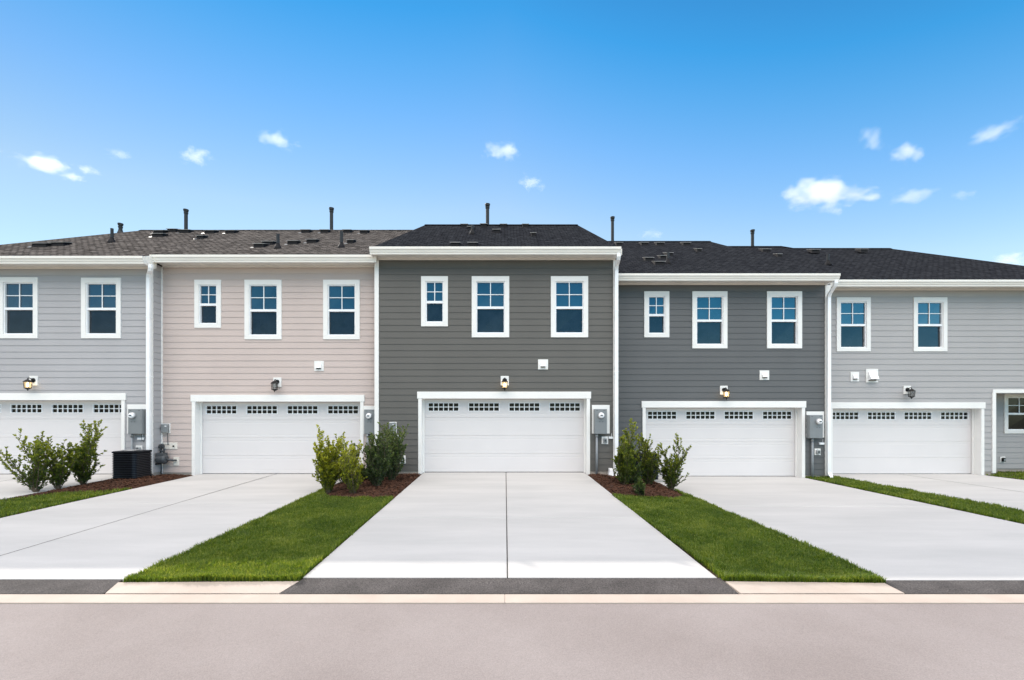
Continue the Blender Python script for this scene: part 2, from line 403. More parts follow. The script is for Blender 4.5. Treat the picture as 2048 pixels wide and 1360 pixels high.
# ------------------------------------------------------------------ houses
EXPO = .188
def siding(b, ox, oy, dx, dy, length, z0, z1, openings=()):
    """lap siding along (dx,dy) from (ox,oy); outward normal = (dy,-dx)"""
    nx_, ny_ = dy, -dx
    k = 0; z = z0
    def seg(u0, u1, za, zb, zc0, zc1):   # course zc0..zc1 clipped to za..zb
        if u1 - u0 < 1e-4 or zb - za < 1e-4: return
        def off(zz): return lerp(.016, .003, (zz - zc0) / (zc1 - zc0))
        def P(u, zz, o): return (ox + dx * u + nx_ * o, oy + dy * u + ny_ * o, zz)
        b.quad(P(u0, za, off(za)), P(u1, za, off(za)), P(u1, zb, off(zb)), P(u0, zb, off(zb)))
        b.quad(P(u0, za, 0.001), P(u1, za, 0.001), P(u1, za, off(za)), P(u0, za, off(za)))
    while z < z1 - 1e-4:
        zt = z + EXPO; top = min(zt, z1)
        cuts = sorted({z, top} | {q for o in openings for q in (o[2], o[3]) if z < q < top})
        for a, c in zip(cuts, cuts[1:]):
            m_ = (a + c) / 2
            spans = sorted((o[0], o[1]) for o in openings if o[2] < m_ < o[3])
            u = 0
            for s0, s1 in spans:
                seg(u, max(u, s0), a, c, z, zt); u = max(u, s1)
            seg(u, length, a, c, z, zt)
        z = zt
def frame(b, x0, x1, z0, z1, wl, wr, wt_, wb, y0, y1):
    """rectangular frame, butt jointed: jambs between head and sill"""
    b.box(x0, x1, y0, y1, z1 - wt_, z1); b.box(x0, x1, y0, y1, z0, z0 + wb)
    b.box(x0, x0 + wl, y0, y1, z0 + wb, z1 - wt_); b.box(x1 - wr, x1, y0, y1, z0 + wb, z1 - wt_)

def window(root, x0, x1, z0, z1, Y, mu='pane_upper', ml='pane_lower'):
    b = MB(); frame(b, x0, x1, z0, z1, .135, .135, .15, .118, Y - .036, Y + .09)
    w = b.build('window', 'white_trim', root, bevel=.003)
    X0, X1, Z0, Z1 = x0 + .135, x1 - .135, z0 + .118, z1 - .15
    s = MB(); zm = lerp(Z0, Z1, .497)
    frame(s, X0, X1, Z0, Z1, .028, .028, .028, .034, Y - .006, Y + .085)
    gx0, gx1 = X0 + .028, X1 - .028
    s.box(gx0, gx1, Y - .003, Y + .07, zm - .034, zm + .036)            # meeting rail
    zu0, zu1 = zm + .036, Z1 - .028
    xm, zc = (gx0 + gx1) / 2, (zu0 + zu1) / 2
    s.box(xm - .012, xm + .012, Y + .012, Y + .03, zu0, zu1)
    s.box(gx0, xm - .012, Y + .013, Y + .029, zc - .011, zc + .011); s.box(xm + .012, gx1, Y + .013, Y + .029, zc - .011, zc + .011)
    s.build('sash', 'vinyl', w, bevel=.002)
    wr = random.Random(int(x0 * 100))
    def pane(nm, m, y, a, c):
        t = [wr.uniform(0, .012) for _ in range(4)]
        MB().hexa([(gx0, y + t[0], a), (gx1, y + t[1], a), (gx1, y + .02, a), (gx0, y + .02, a)], [(gx0, y + t[2], c), (gx1, y + t[3], c), (gx1, y + .02, c), (gx0, y + .02, c)]).build(nm, m, w)
    pane('upper_pane', mu, Y + .031, zu0, zu1); pane('lower_pane', ml, Y + .056, Z0 + .034, zm - .034)
    return w

def hood(root, x0, x1, z0, z1, Y, big=False):
    b = MB(); b.box(x0, x1, Y - .03, Y, z0, z1)
    h = b.build('exhaust_vent', 'white_trim', root, bevel=.004)
    cx, cz = (x0 + x1) / 2, (z0 + z1) / 2; w, hh = (x1 - x0) * (.34 if big else .26), (z1 - z0) * (.34 if big else .26)
    d = .13 if big else .07
    c = MB()
    c.hexa([(cx - w, Y - .03, cz - hh), (cx + w, Y - .03, cz - hh), (cx + w, Y - .03, cz + hh), (cx - w, Y - .03, cz + hh)],
           [(cx - w, Y - .03 - d, cz - hh * .8), (cx + w, Y - .03 - d, cz - hh * .8), (cx + w * .96, Y - .045, cz + hh * .95), (cx - w * .96, Y - .045, cz + hh * .95)])
    c.build('cowl', 'vinyl', h, bevel=.003)
    MB().box(cx - w * .9, cx + w * .9, Y - .03 - d + .012, Y - .031, cz - hh - .012, cz - hh - .002).build('flap', 'black_metal', h)

def garage(root, x0, x1, zb, Y, over=(.03, .03)):
    """opening x0..x1, floor zb, 2.22 high"""
    zt = zb + 2.22; rec = .26; D = Y + rec
    t = MB()
    t.box(x0 - .10 - over[0], x1 + .10 + over[1], Y - .045, Y + .02, zt, zt + .205)
    t.box(x0 - .10, x0, Y - .036, Y + .02, zb - .06, zt); t.box(x1, x1 + .10, Y - .036, Y + .02, zb - .06, zt)
    t.box(x0 - .02, x0, Y + .02, D + .05, zb - .06, zt); t.box(x1, x1 + .02, Y + .02, D + .05, zb - .06, zt)      # jamb linings
    t.box(x0, x1, Y + .02, D + .05, zt, zt + .02)
    t.box(x0, x0 + .045, D - .05, D - .012, zb, zt); t.box(x1 - .045, x1, D - .05, D - .012, zb, zt)              # stops
    t.build('garage_trim', 'white_trim', root, bevel=.003)
    # door: four sections; each with two pressed grooves
    d = MB(); hs = 2.20 / 4; z_ = zb + .015
    W0, W1, P = x0 + .155, x1 - .155, (x1 - x0 - .31)
    gw = .912 * (x1 - x0) / 4.9; pitch = (P - gw) / 3
    wins = [(W0 + k * pitch, W0 + k * pitch + gw, z_ + 3 * hs + .195, z_ + 3 * hs + .43) for k in range(4)]
    for s_ in range(4):
        a, c = z_ + s_ * hs, z_ + (s_ + 1) * hs - .0035
        prof = [(D + .04, a), (D + .004, a), (D, a + .006)]
        for gz in (.095, hs - .10):
            if s_ == 3 and gz > .3: continue
            prof += [(D, a + gz - .014), (D + .003, a + gz - .005), (D + .003, a + gz + .003), (D, a + gz + .012)]
        prof += [(D, c - .006), (D + .004, c), (D + .04, c)]
        if s_ < 3: d.prism_x(prof, x0 + .004, x1 - .004)
        else:
            low = [p for p in prof if p[1] < wins[0][2] - .01] ; zlo, zhi = wins[0][2], wins[0][3]
            d.prism_x(low + [(D, zlo), (D + .04, zlo)], x0 + .004, x1 - .004)
            d.box(x0 + .004, x1 - .004, D, D + .04, zhi, c)
            u = x0 + .004
            for w in wins: d.box(u, w[0], D, D + .04, zlo, zhi); u = w[1]
            d.box(u, x1 - .004, D, D + .04, zlo, zhi)
    door = d.build('garage_door', 'door_paint', root)
    for (a, c, zl, zh) in wins:
        g = MB(); y0 = D - .010
        frame(g, a - .018, c + .018, zl - .014, zh + .014, .022, .022, .018, .018, y0, D + .025)
        ia, ic, il, ih = a + .004, c - .004, zl + .004, zh - .004
        zc = (il + ih) / 2
        for k in range(1, 6):
            xm = lerp(ia, ic, k / 6)
            g.box(xm - .011, xm + .011, y0 + .002, D + .02, il, zc - .011); g.box(xm - .011, xm + .011, y0 + .002, D + .02, zc + .011, ih)
        g.box(ia, ic, y0 + .001, D + .021, zc - .011, zc + .011)
        wf = g.build('door_window', 'vinyl', door)
        MB().box(ia, ic, D + .022, D + .03, il, ih).build('pane', 'garage_pane', wf)
    MB().box(x0 + .004, x1 - .004, D - .004, D + .03, zb - .03, zb + .013).build('bottom_seal', 'seal_rubber', door)

def gutter(root, x0, x1, Y, zw, cap=True):
    """Y = wall plane; fascia 0.45 out; K-style gutter on it"""
    f = Y - .45
    g = MB(); zb, zt = zw - .06, zw + .14
    prof = [(f, zb), (f - .065, zb), (f - .07, zb + .045), (f - .085, zb + .06), (f - .10, zb + .115), (f - .125, zb + .135), (f - .125, zt), (f - .11, zt),
            (f - .11, zb + .14), (f - .088, zb + .12), (f - .07, zb + .065), (f - .055, zb + .01), (f - .012, zb + .01), (f - .012, zt), (f, zt)]
    g.ring([[(x0, y, z) for y, z in prof], [(x1, y, z) for y, z in prof]], False, False)
    if cap:
        pc = prof[:8] + [(f, zt)]
        for xx in (x0 - .002, x1 - .001): g.ring([[(xx, y, z) for y, z in pc], [(xx + .003, y, z) for y, z in pc]])
    g.build('gutter', 'gutter_metal', root)
def soffit(root, x0, x1, Y, zw):
    f = Y - .45
    s = MB(); s.box(x0, x1, f, f + .02, zw - .03, zw + .13); s.box(x0 + .01, x1 - .01, f + .02, Y + .02, zw + .001, zw + .015)
    s.box(x0, x1, Y - .045, Y - .018, zw - .055, zw - .001)
    s.build('soffit', 'soffit', root)

def downspout(root, x, Y, ztop, zbot, gx=None, gY=None, gz=None):
    b = MB(); w, d = .052, .04; y0 = Y - .06
    def rect(cx, cy, cz): return [(cx - w, cy - d, cz), (cx + w, cy - d, cz), (cx + w, cy + d, cz), (cx - w, cy + d, cz)]
    loops = []
    if gx is not None:
        loops += [rect(gx, gY, gz), rect(gx, gY, gz - .10), rect(lerp(gx, x, .15), lerp(gY, y0, .15), gz - .18), rect(lerp(gx, x, .85), lerp(gY, y0, .85), ztop + .1)]
    loops += [rect(x, y0, ztop), rect(x, y0, zbot + .16), rect(x, y0 - .05, zbot + .06)]
    loops.append([(x - w, y0 - .16, zbot - .02), (x + w, y0 - .16, zbot - .02), (x + w, y0 - .12, zbot + .05), (x - w, y0 - .12, zbot + .05)])
    b.ring(loops)
    for zz in (lerp(zbot, ztop, .2), lerp(zbot, ztop, .5), lerp(zbot, ztop, .8)):
        b.box(x - w - .004, x + w + .004, y0 - d - .004, y0 + d + .03, zz, zz + .03)
    b.build('downspout', 'vinyl', root, bevel=.004)

def roof_mesh(eL, eR, Ye, ze, ridge, Yr, backY, m, root, left='hip', right='hip'):
    """ridge: list of (x, z) at Yr"""
    b = MB(); th = .025
    zb = ze
    fr = [(eL, Ye, ze), (eR, Ye, ze)]; bk = [(eL, backY, zb), (eR, backY, zb)]
    rp = [(x, Yr, z) for x, z in ridge]
    n = len(rp)
    # the eave vertices under each ridge vertex
    ex = [eL] + [x for x, z in ridge[1:-1]] + [eR]
    for k in range(n - 1):
        b.quad((ex[k], Ye, ze), (ex[k + 1], Ye, ze), rp[k + 1], rp[k])
        b.quad((ex[k + 1], backY, zb), (ex[k], backY, zb), rp[k], rp[k + 1])
    b.quad((eL, backY, zb), (eL, Ye, ze), rp[0]); b.quad((eR, Ye, ze), (eR, backY, zb), rp[-1])
    for (p, q) in (((eL, Ye), (eR, Ye)), ((eR, Ye), (eR, backY)), ((eL, backY), (eL, Ye))):
        b.quad((p[0], p[1], ze - .03), (q[0], q[1], ze - .03), (q[0], q[1], ze), (p[0], p[1], ze))
    # ridge cap
    for k in range(n - 1):
        (xa, _, za), (xb, _, zb_) = rp[k], rp[k + 1]
        b.ring([[(xx, Yr - .13, zz - .055), (xx, Yr, zz + .025), (xx, Yr + .13, zz - .055)] for xx, zz in ((xa, za), (xb, zb_))])
    return b.build('roof', m, root)

class Unit: pass
def unit(idx, name_label, D, base, zw, wx0, wx1, eL, eR, Yr, ridge, sm, rm, gar, wins, hoods, side=None, backY=None, corner=(), openings_extra=(), zs=None, gut=None, ze=None):
    u = Unit(); u.D, u.base, u.zw = D, base, zw
    root = empty('townhouse', ((wx0 + wx1) / 2, D, base), name_label, 'townhouse', 'attached townhouses in a row'); u.root = root
    zs = base + .075 if zs is None else zs
    op = [(w[0], w[1], w[2], w[3]) for w in wins] + list(openings_extra)
    op.append((gar[0] - .05, gar[1] + .05, -9, base + 2.22 + .1))
    ops = [(o[0] + .02 - wx0, o[1] - .02 - wx0, o[2] + (.02 if o[2] > -5 else 0), o[3] - .02) for o in op]
    b = MB(); siding(b, wx0, D, 1, 0, wx1 - wx0, zs, zw - .002, ops)
    if side: side(b)
    b.box(wx0 + .02, wx1 - .02, D + .55 if not openings_extra else D + 2.2, backY or (2 * Yr - D), base - .3, zw + .01)
    u.wall = b.build('siding_wall', sm, root)
    xs_ = [wx0 + .004] + [q for o in [(gar[0] - .1, gar[1] + .1)] + [(o[0], o[1]) for o in openings_extra] for q in (o[0], o[1])] + [wx1 - .004]
    for a, c in zip(xs_[0::2], xs_[1::2]):
        if c - a > .03: MB().box(a, c, D + .004, D + .3, base - .4, zs + .01).build('foundation', 'foundation', root)
    garage(root, gar[0], gar[1], base, D)
    for w in wins: window(root, w[0], w[1], w[2], w[3], D)
    for h in hoods: hood(root, h[0], h[1], h[2], h[3], D, len(h) > 4)
    gx0, gx1 = gut or (eL, eR)
    gutter(root, gx0, gx1, D, zw); soffit(root, max(gx0 + .03, wx0 + .005) if idx != 2 else wx0 + .005, gx1 - .03, D, zw)
    for (a, q) in corner: MB().box(a, q, D - .034, D + .03, zs - .02, zw - .06).build('corner_board', 'white_trim', root, bevel=.003)
    ze = ze or zw + .145
    u.roof = roof_mesh(eL, eR, D - .46, ze, ridge, Yr, 2 * Yr - D + .46, rm, root)
    u.Ye, u.ze, u.Yr, u.zr = D - .46, ze, Yr, ridge[0][1]
    return u
def R4(px0, px1, py0, py1, D): return (PX(px0, D), PX(px1, D), PZ(py1, D), PZ(py0, D))

D1, D2, D3, D4, D5 = 13.43, 13.77, 13.50, 14.45, 15.19
XC12 = -10.39
def side1(b): siding(b, XC12, D1, 0, 1, D2 - D1, -.05 + .075, 6.26); b.box(XC12 - .35, XC12 - .005, D1 + .03, D2, 6.0, 6.26)
u1 = unit(1, 'pale blue-grey townhouse at the far left end, with the hipped brown roof end', D1, -.05, 6.087, -17.4, XC12, -17.85, -10.34, 17.0,
          [(-13.6, 8.65), (-10.30, 8.65)], 'siding_light_grey', 'shingle_brown', (-16.25, -11.30),
          [R4(-1, 77, 555, 677, D1), R4(164, 243, 556, 677, D1)], [], side=side1, corner=[(-10.535, XC12 + .004)], gut=(-17.85, PX(286, D1 - .55)))
u2 = unit(2, 'townhouse with pinkish beige siding and brown roof, second from the left', D2, -.08, 6.245, XC12, -3.87, PX(300, D2 - .5), -3.3, 17.0,
          [(-10.33, 8.652), (-3.3, 8.652)], 'siding_beige', 'shingle_brown', (-9.36, -4.373),
          [R4(390, 443, 560, 656, D2), R4(490, 564, 560, 679, D2), R4(647, 720, 560, 679, D2)], [R4(629, 648, 722, 742, D2)],
          corner=[(XC12 + .003, XC12 + .04)], gut=(PX(300, D2 - .55), PX(752, D2 - .55)), ze=6.438)
u3 = unit(3, 'dark charcoal townhouse in the middle, taller than its neighbours', D3, 0, 6.378, -3.86, 3.33, PX(738, 12.9), PX(1243, 12.9), 16.0,
          [(PX(850, 16), 8.43), (PX(1155, 16), 8.43)], 'siding_charcoal', 'shingle_black', (-2.47, 2.418),
          [R4(842.5, 896, 553, 653, D3), R4(943.5, 1018.5, 553, 675, D3), R4(1101.5, 1176, 553, 675, D3)], [R4(1076, 1096, 719, 739, D3)],
          corner=[(-3.864, -3.74), (3.205, 3.334)])
u4 = unit(4, 'slate grey townhouse with a lower roof, just right of the tallest one', D4, -.245, 5.916, 3.10, 10.32, 3.0, PX(1680, 13.9), 18.3,
          [(3.0, 8.74), (PX(1420, 18.3), 8.74)], 'siding_slate', 'shingle_black', (4.46, 9.41),
          [R4(1288, 1338, 583, 675, D4), R4(1384, 1454, 583, 697, D4), R4(1533, 1603, 583, 697, D4)], [R4(1518.5, 1537.5, 741, 760, D4)],
          corner=[(10.15, 10.324)], gut=(3.34, PX(1680, 13.9)))
PX0, PX1, PZ1 = 16.36, 19.6, PZ(786, D5)      # porch opening
def side5(b):
    siding(b, PX0, D5 + .9, 0, -1, .9, -.10, PZ1)     # inner side facing the porch (right of the pier)
    siding(b, PX0, D5 + .9, 1, 0, PX1 - PX0, PZ(937, D5 + .9), PZ1, [(PX(2007, D5 + .9) + .02 - PX0, PX(2007, D5 + .9) + 1.13 - PX0, PZ(867, D5 + .9) + .02, PZ(786, D5 + .9) + .1)])
    b.box(PX0 - .3, PX0 - .01, D5 + .06, D5 + .9, -.1, PZ1)
    b.box(PX1, PX1 + .02, D5 + .02, D5 + .9, -.1, PZ1)
    b.box(PX0 - .3, PX1, D5 + 1.1, D5 + 2.3, -.3, 5.9)
    b.box(wx5, PX0 - .3, D5 + .55, D5 + 2.3, -.3, 5.9)
wx5 = 10.34
u5 = unit(5, 'silver grey townhouse at the far right end, with a porch recess', D5, -.26, 5.95, 10.32, 20.1, 8.2, 20.5, 19.0,
          [(8.2, 8.80), (PX(1563, 19), 8.80), (PX(1587, 19), 8.717), (PX(1780, 19), 8.717)], 'siding_silver', 'shingle_black', (10.92, 15.87),
          [R4(1672, 1740, 595, 703, D5), R4(1826, 1893, 595, 703, D5)], [R4(1700, 1717, 744, 763, D5), R4(1731, 1755, 738, 765, D5) + (1,)],
          side=side5, openings_extra=[(PX0 - .02, PX1 + .02, -9, PZ1 + .02)], gut=(10.25, 20.5), zs=PZ(943, D5))
# porch trim, soffit and recess window
t = MB(); t.box(16.26, PX1 + .1, D5 - .036, D5 + .02, PZ1, PZ(779, D5)); t.box(16.24, PX0, D5 - .036, D5 + .02, PZ(946, D5), PZ1)
t.box(PX0, PX1, D5 + .02, D5 + .95, PZ1, PZ1 + .03)
t.build('porch_trim', 'white_trim', u5.root, bevel=.003)
MB().box(PX0, PX1, D5 + .91, D5 + 1.0, -.5, PZ(937, D5 + .9) + .01).build('foundation', 'foundation', u5.root)
DP = D5 + .9
window(u5.root, PX(2007, DP), PX(2007, DP) + 1.15, PZ(867, DP), PZ(786, DP), DP, 'garage_pane', 'garage_pane')

# eave joints between neighbours, white boxes closing the stepped fascias
MB().hexa([(PX(284, 12.9), 12.93, 6.03), (PX(303, 13.2), 13.24, 6.12), (PX(303, 13.2), 13.40, 6.12), (PX(284, 12.9), 13.40, 6.03)],
          [(PX(284, 12.9), 12.90, 6.225), (PX(303, 13.2), 13.20, 6.36), (PX(303, 13.2), 13.40, 6.36), (PX(284, 12.9), 13.40, 6.225)]).build('eave_return', 'gutter_metal', u1.root)
MB().box(u3.Ye * 0 + PX(738, 12.9) + .03, -3.86, D3 - .44, D3 + .6, 6.33, 6.50).build('eave_return', 'gutter_metal', u3.root)
MB().box(3.335, PX(1243, 12.9) - .03 if PX(1243, 12.9) > 3.40 else 3.36, D3 - .44, D3 + 1.2, 6.33, 6.50).build('eave_return', 'gutter_metal', u3.root)
MB().box(10.10, PX(1680, 13.9) - .03, D4 - .44, D4 + .7, 5.87, 6.04).build('eave_return', 'gutter_metal', u4.root)

# downspouts
downspout(u1.root, XC12 - .055, D1 - .03, 5.75, -.05, PX(296, 12.95), 13.05, 6.05)
downspout(u3.root, 3.28, D3 - .03, 6.0, -.02, PX(1238, 12.95), 13.0, 6.35)
downspout(u4.root, 10.215, D4 - .03, 5.45, -.22, PX(1672, 13.95), 13.97, 5.88)

# ------------------------------------------------------------------ roof furniture
def roof_pt(u, px, py):
    # ray through pixel with the unit's front slope
    s = (u.zr - u.ze) / (u.Yr - u.Ye)
    k = (HY - py) / F
    # ZC + k*Y = ze + s*(Y-Ye)
    Y = (ZC - u.ze + s * u.Ye) / (s - k)
    Y = min(Y, u.Yr - .34)
    return PX(px, Y), Y, u.ze + s * (Y - u.Ye), s
def box_vent(u, px, py, wpx):
    x, y, z, s = roof_pt(u, px, py)
    w = wpx * y / F / 2; d = .30; h = .115
    d = min(d, max(.16, u.Yr - y + .1))
    b = MB()
    b.hexa([(x - w, y, z - .02), (x + w, y, z - .02), (x + w, y + d, z + s * d - .02), (x - w, y + d, z + s * d - .02)],
           [(x - w * .92, y + .015, z + h), (x + w * .92, y + .015, z + h), (x + w * .92, y + d, z + s * d + .035), (x - w * .92, y + d, z + s * d + .035)])
    v = b.build('roof_vent', 'roof_metal', u.roof); b = MB()
    b.hexa([(x - w - .02, y - .015, z + h - .004), (x + w + .02, y - .015, z + h - .004), (x + w + .02, y + d, z + s * d + .038), (x - w - .02, y + d, z + s * d + .038)],
           [(x - w - .02, y - .015, z + h + .014), (x + w + .02, y - .015, z + h + .014), (x + w + .02, y + d, z + s * d + .05), (x - w - .02, y + d, z + s * d + .05)])
    b.build('vent_lid', 'vent_glint_metal', u.roof)
    f = MB(); e = .07
    f.hexa([(x - w - e, y - .05, z - .05 * s + .001), (x - w + .03, y - .05, z - .05 * s + .001), (x - w + .03, y + .02, z + .02 * s + .001), (x - w - e, y + .02, z + .02 * s + .001)],
           [(x - w - e, y - .05, z - .05 * s + .012), (x - w + .03, y - .05, z - .05 * s + .012), (x - w + .03, y + .02, z + .02 * s + .012), (x - w - e, y + .02, z + .02 * s + .012)])
    MATS['roof_metal']
    f.build('vent_flange', 'vent_glint_metal' if 16.5 < u.Yr < 17.5 else 'roof_metal', u.roof)
def plumbing(u, px, py, top, m='pipe_dark'):
    x, y, z, s = roof_pt(u, px, py)
    h = (py - top) * y / F
    MB().lathe((x, y, z - .1), [(.045, 0), (.045, h + .1), (.036, h + .1), (.036, h)], 12).build('vent_pipe', m, u.roof, smooth=False)
    MB().lathe((x, y, z - .06), [(.13, 0), (.12, .05), (.055, .17), (.048, .20)], 12).build('pipe_flashing', 'roof_metal', u.roof)
def flue(u, px, py, top):
    x, y, z, s = roof_pt(u, px, py); y = u.Yr + .25; x = PX(px, y); z = u.zr - .15
    zt = PZ(top, y); h = zt - z
    r = .062
    MB().lathe((x, y, z), [(.11, 0), (.10, .17), (.075, .22), (.075, .26), (r, .27), (r, h - .16), (.075, h - .16), (.078, h - .12), (r, h - .115), (r * .9, h - .08),
                            (.085, h - .075), (.085, h - .03), (.06, h - .025), (.095, h - .02), (.09, h), (.02, h + .01)], 16).build('flue_pipe', 'pipe_dark', u.roof)
for u, L in ((u1, [(77, 494, 30), (112, 492, 30)]), (u1, [(314, 474, 22)]), (u2, [(316, 467, 20), (342, 464, 18), (367, 466, 20), (399, 478, 13), (418, 467, 20), (459, 467, 19)]),
             (u2, [(517, 495, 22), (534, 490, 22), (584, 489, 20), (622, 486, 20), (610, 466, 17), (648, 466, 16), (693, 466, 15), (700, 487, 13), (727, 467, 16)]),
             (u3, [(910, 493, 18), (945, 493, 18), (928, 455, 13), (941, 460, 12), (967, 454, 13), (993, 466, 14), (1007, 455, 13), (1051, 455, 12), (1067, 473, 9)]),
             (u4, [(1239, 491, 13), (1290, 491, 14), (1321, 491, 15), (1374, 491, 15), (1299, 522, 17), (1328, 518, 15), (1339, 512, 14), (1320, 530, 20), (1399, 504, 9)]),
             (u5, [(1534, 504, 16), (1560, 514, 8), (1632, 505, 16), (1729, 504, 14)])):
    for (px, py, w) in L: box_vent(u, px, py, w)
for u, px, py, top in ((u1, 224, 484, 457), (u2, 556, 496, 468), (u2, 683, 494, 463), (u3, 945, 467, 450), (u4, 1336, 526, 505), (u5, 1656, 528, 509)):
    plumbing(u, px, py, top)
for u, px, py, top in ((u1, 241, 464, 447), (u2, 372, 462, 419), (u2, 663, 463, 416), (u3, 975, 452, 408), (u4, 1225, 487, 434), (u5, 1505, 497, 460)):
    flue(u, px, py, top)

# ------------------------------------------------------------------ wall lanterns
def lantern(px, py, D, lit, label):
    """px,py: centre of the white block on the wall"""
    x, z = PX(px, D), PZ(py, D)
    root = empty('wall_lantern', (x, D, z), label, 'outdoor lamp', 'wall lanterns above the garage doors')
    MB().box(x - .12, x + .12, D - .035, D, z - .14, z + .14).build('mounting_block', 'white_trim', root, bevel=.004)
    MB().lathe((x, D - .035, z + .01), [(.02, -.03), (.045, -.028), (.065, -.012), (.068, 0)], 16, 'y').build('back_plate', 'black_metal', root, smooth=True)
    yl = D - .19; zt = z + .01
    MB().tube([(x, D - .05, z + .02), (x, D - .10, z + .055), (x, D - .15, z + .07), (x, yl, z + .055), (x, yl, zt + .01)], .013, 8).build('arm', 'black_metal', root, smooth=True)
    # cage
    c = MB(); n = 6
    def hexr(r, zz): return [(x + r * math.cos(2 * math.pi * k / n + .52), yl + r * math.sin(2 * math.pi * k / n + .52), zz) for k in range(n)]
    c.ring([hexr(.105, zt - .045), hexr(.11, zt - .055), hexr(.11, zt - .062)])
    c.ring([hexr(.11, zt - .055), hexr(.06, zt - .008), hexr(.03, zt + .012), hexr(.012, zt + .018), hexr(.012, zt + .04), hexr(.004, zt + .05)])
    for k in range(n):
        a = 2 * math.pi * k / n + .52
        p0 = (x + .092 * math.cos(a), yl + .092 * math.sin(a), zt - .06); p1 = (x + .078 * math.cos(a), yl + .078 * math.sin(a), zt - .235)
        c.tube([p0, p1], .007, 5)
    c.ring([hexr(.088, zt - .245), hexr(.09, zt - .232)])
    c.ring([hexr(.088, zt - .243), hexr(.045, zt - .27), hexr(.015, zt - .285), hexr(.018, zt - .30), hexr(.004, zt - .318)])
    c.build('lantern_cage', 'black_metal', root)
    g = MB(); g.ring([hexr(.084, zt - .062), hexr(.072, zt - .232)], False, False)
    g.build('lantern_glass', 'lantern_lit' if lit else 'lantern_clear', root)
    bl = MB().lathe((x, yl, zt - .19), [(.012, 0), (.022, .01), (.024, .06), (.014, .10), (.003, .11)], 10)
    bl.build('light_bulb', 'bulb' if lit else 'lantern_frost', root, smooth=True)
def glassm(name, colr, em):
    m = bpy.data.materials.new(name); m.use_nodes = True; nt = m.node_tree; b = nt.nodes['Principled BSDF']
    b.inputs['Base Color'].default_value = (*colr, 1); b.inputs['Roughness'].default_value = .25
    b.inputs['Alpha'].default_value = .55 if em else .40
    if em: b.inputs['Emission Color'].default_value = (1, .62, .25, 1); b.inputs['Emission Strength'].default_value = em
    MATS[name] = m
glassm('lantern_lit', (.5, .42, .28), .55); glassm('lantern_clear', (.2, .2, .2), 0)
lantern(69, 761.5, D1, True, 'lit black lantern on the pale blue-grey house at the far left')
lantern(555.5, 764.5, D2, False, 'unlit black lantern on the pinkish beige house')
lantern(1009.5, 761.5, D3, True, 'lit black lantern over the garage of the dark middle house')
lantern(1447, 780.5, D4, True, 'lit black lantern on the slate grey house right of the middle')
lantern(1813, 780, D5, False, 'unlit black lantern on the silver grey house at the far right')

# ------------------------------------------------------------------ electric meters and other utilities
def emeter(D, board, box_, dial, cond, label, base, board_mat='white_trim', prot=.16):
    x0, x1, z0, z1 = R4(*board, D)
    root = empty('electric_meter', ((x0 + x1) / 2, D, z0), label, 'electric meter', 'electric meters beside the garages')
    MB().box(x0, x1, D - .03, D, z0, z1).build('backing_board', board_mat, root, bevel=.003)
    Yf = D - .03 - prot
    a0, a1, b0, b1 = R4(*box_, Yf)
    b = MB(); b.box(a0, a1, Yf, D - .031, b0, b1)
    cb = b.build('meter_box', 'meter_grey', root, bevel=.006)
    zc_ = lerp(b0, b1, .55)
    MB().box(a0 + .01, a1 - .01, Yf - .004, Yf - .0005, b0 + .01, zc_ - .04).box(a0 + .01, a1 - .01, Yf - .004, Yf - .0005, zc_ - .03, b1 - .015).build('cover_panel', 'meter_grey', cb)
    dx_, dz_ = PX(dial[0], Yf), PZ(dial[1], Yf)
    MB().lathe((dx_, Yf - .003, dz_), [(.095, 0), (.095, -.02), (.085, -.025)], 20, 'y').build('meter_ring', 'galv', root)
    MB().lathe((dx_, Yf - .025, dz_), [(.082, 0), (.080, -.055), (.065, -.075), (.02, -.08)], 20, 'y').build('meter_glass', 'vinyl', root, smooth=True)
    MB().box(dx_ - .035, dx_ + .035, Yf - .112, Yf - .106, dz_ - .012, dz_ + .022).build('meter_display', 'gas_grey', root)
    m = MB()
    for k in (-.06, .03): m.box(dx_ + k, dx_ + k + .035, Yf - .006, Yf - .0042, dz_ - .19, dz_ - .178)
    m.box(a0 + .05, a0 + .10, Yf - .006, Yf - .0042, b1 - .05, b1 - .038); m.box(a1 - .11, a1 - .05, Yf - .006, Yf - .0042, b1 - .05, b1 - .038)
    m.build('warning_mark', 'gas_grey', root)
    xc = PX(cond, D - .08)
    MB().tube([(xc, D - .075, b0 + .01), (xc, D - .075, base - .1)], .034, 12).build('conduit', 'pvc_grey', root, smooth=True)
    MB().tube([(xc, D - .075, b0), (xc, D - .075, b0 - .10)], .041, 12).build('conduit_collar', 'galv', root, smooth=True)
    return root
emeter(D1, (256, 294, 809, 867), (256, 284, 818, 868), (266, 831), 263.5, 'grey electric meter box above the air conditioner at far left', -.05)
emeter(D2, (727.6, 752, 812, 868), (728, 751, 819, 868), (738.5, 832), 735, 'electric meter squeezed between beige house garage and corner downspout', -.08, prot=.10)
emeter(D3, (1183.5, 1219, 810, 867), (1189, 1214, 818, 868), (1202, 831), 1193.5, 'electric meter right of the middle garage door on dark siding', 0, prot=.14)
emeter(D4, (1612, 1647, 823, 875), (1619.5, 1646, 830, 876.5), (1636.5, 843), 1625, 'electric meter on the slate grey house beside its right corner', -.245)

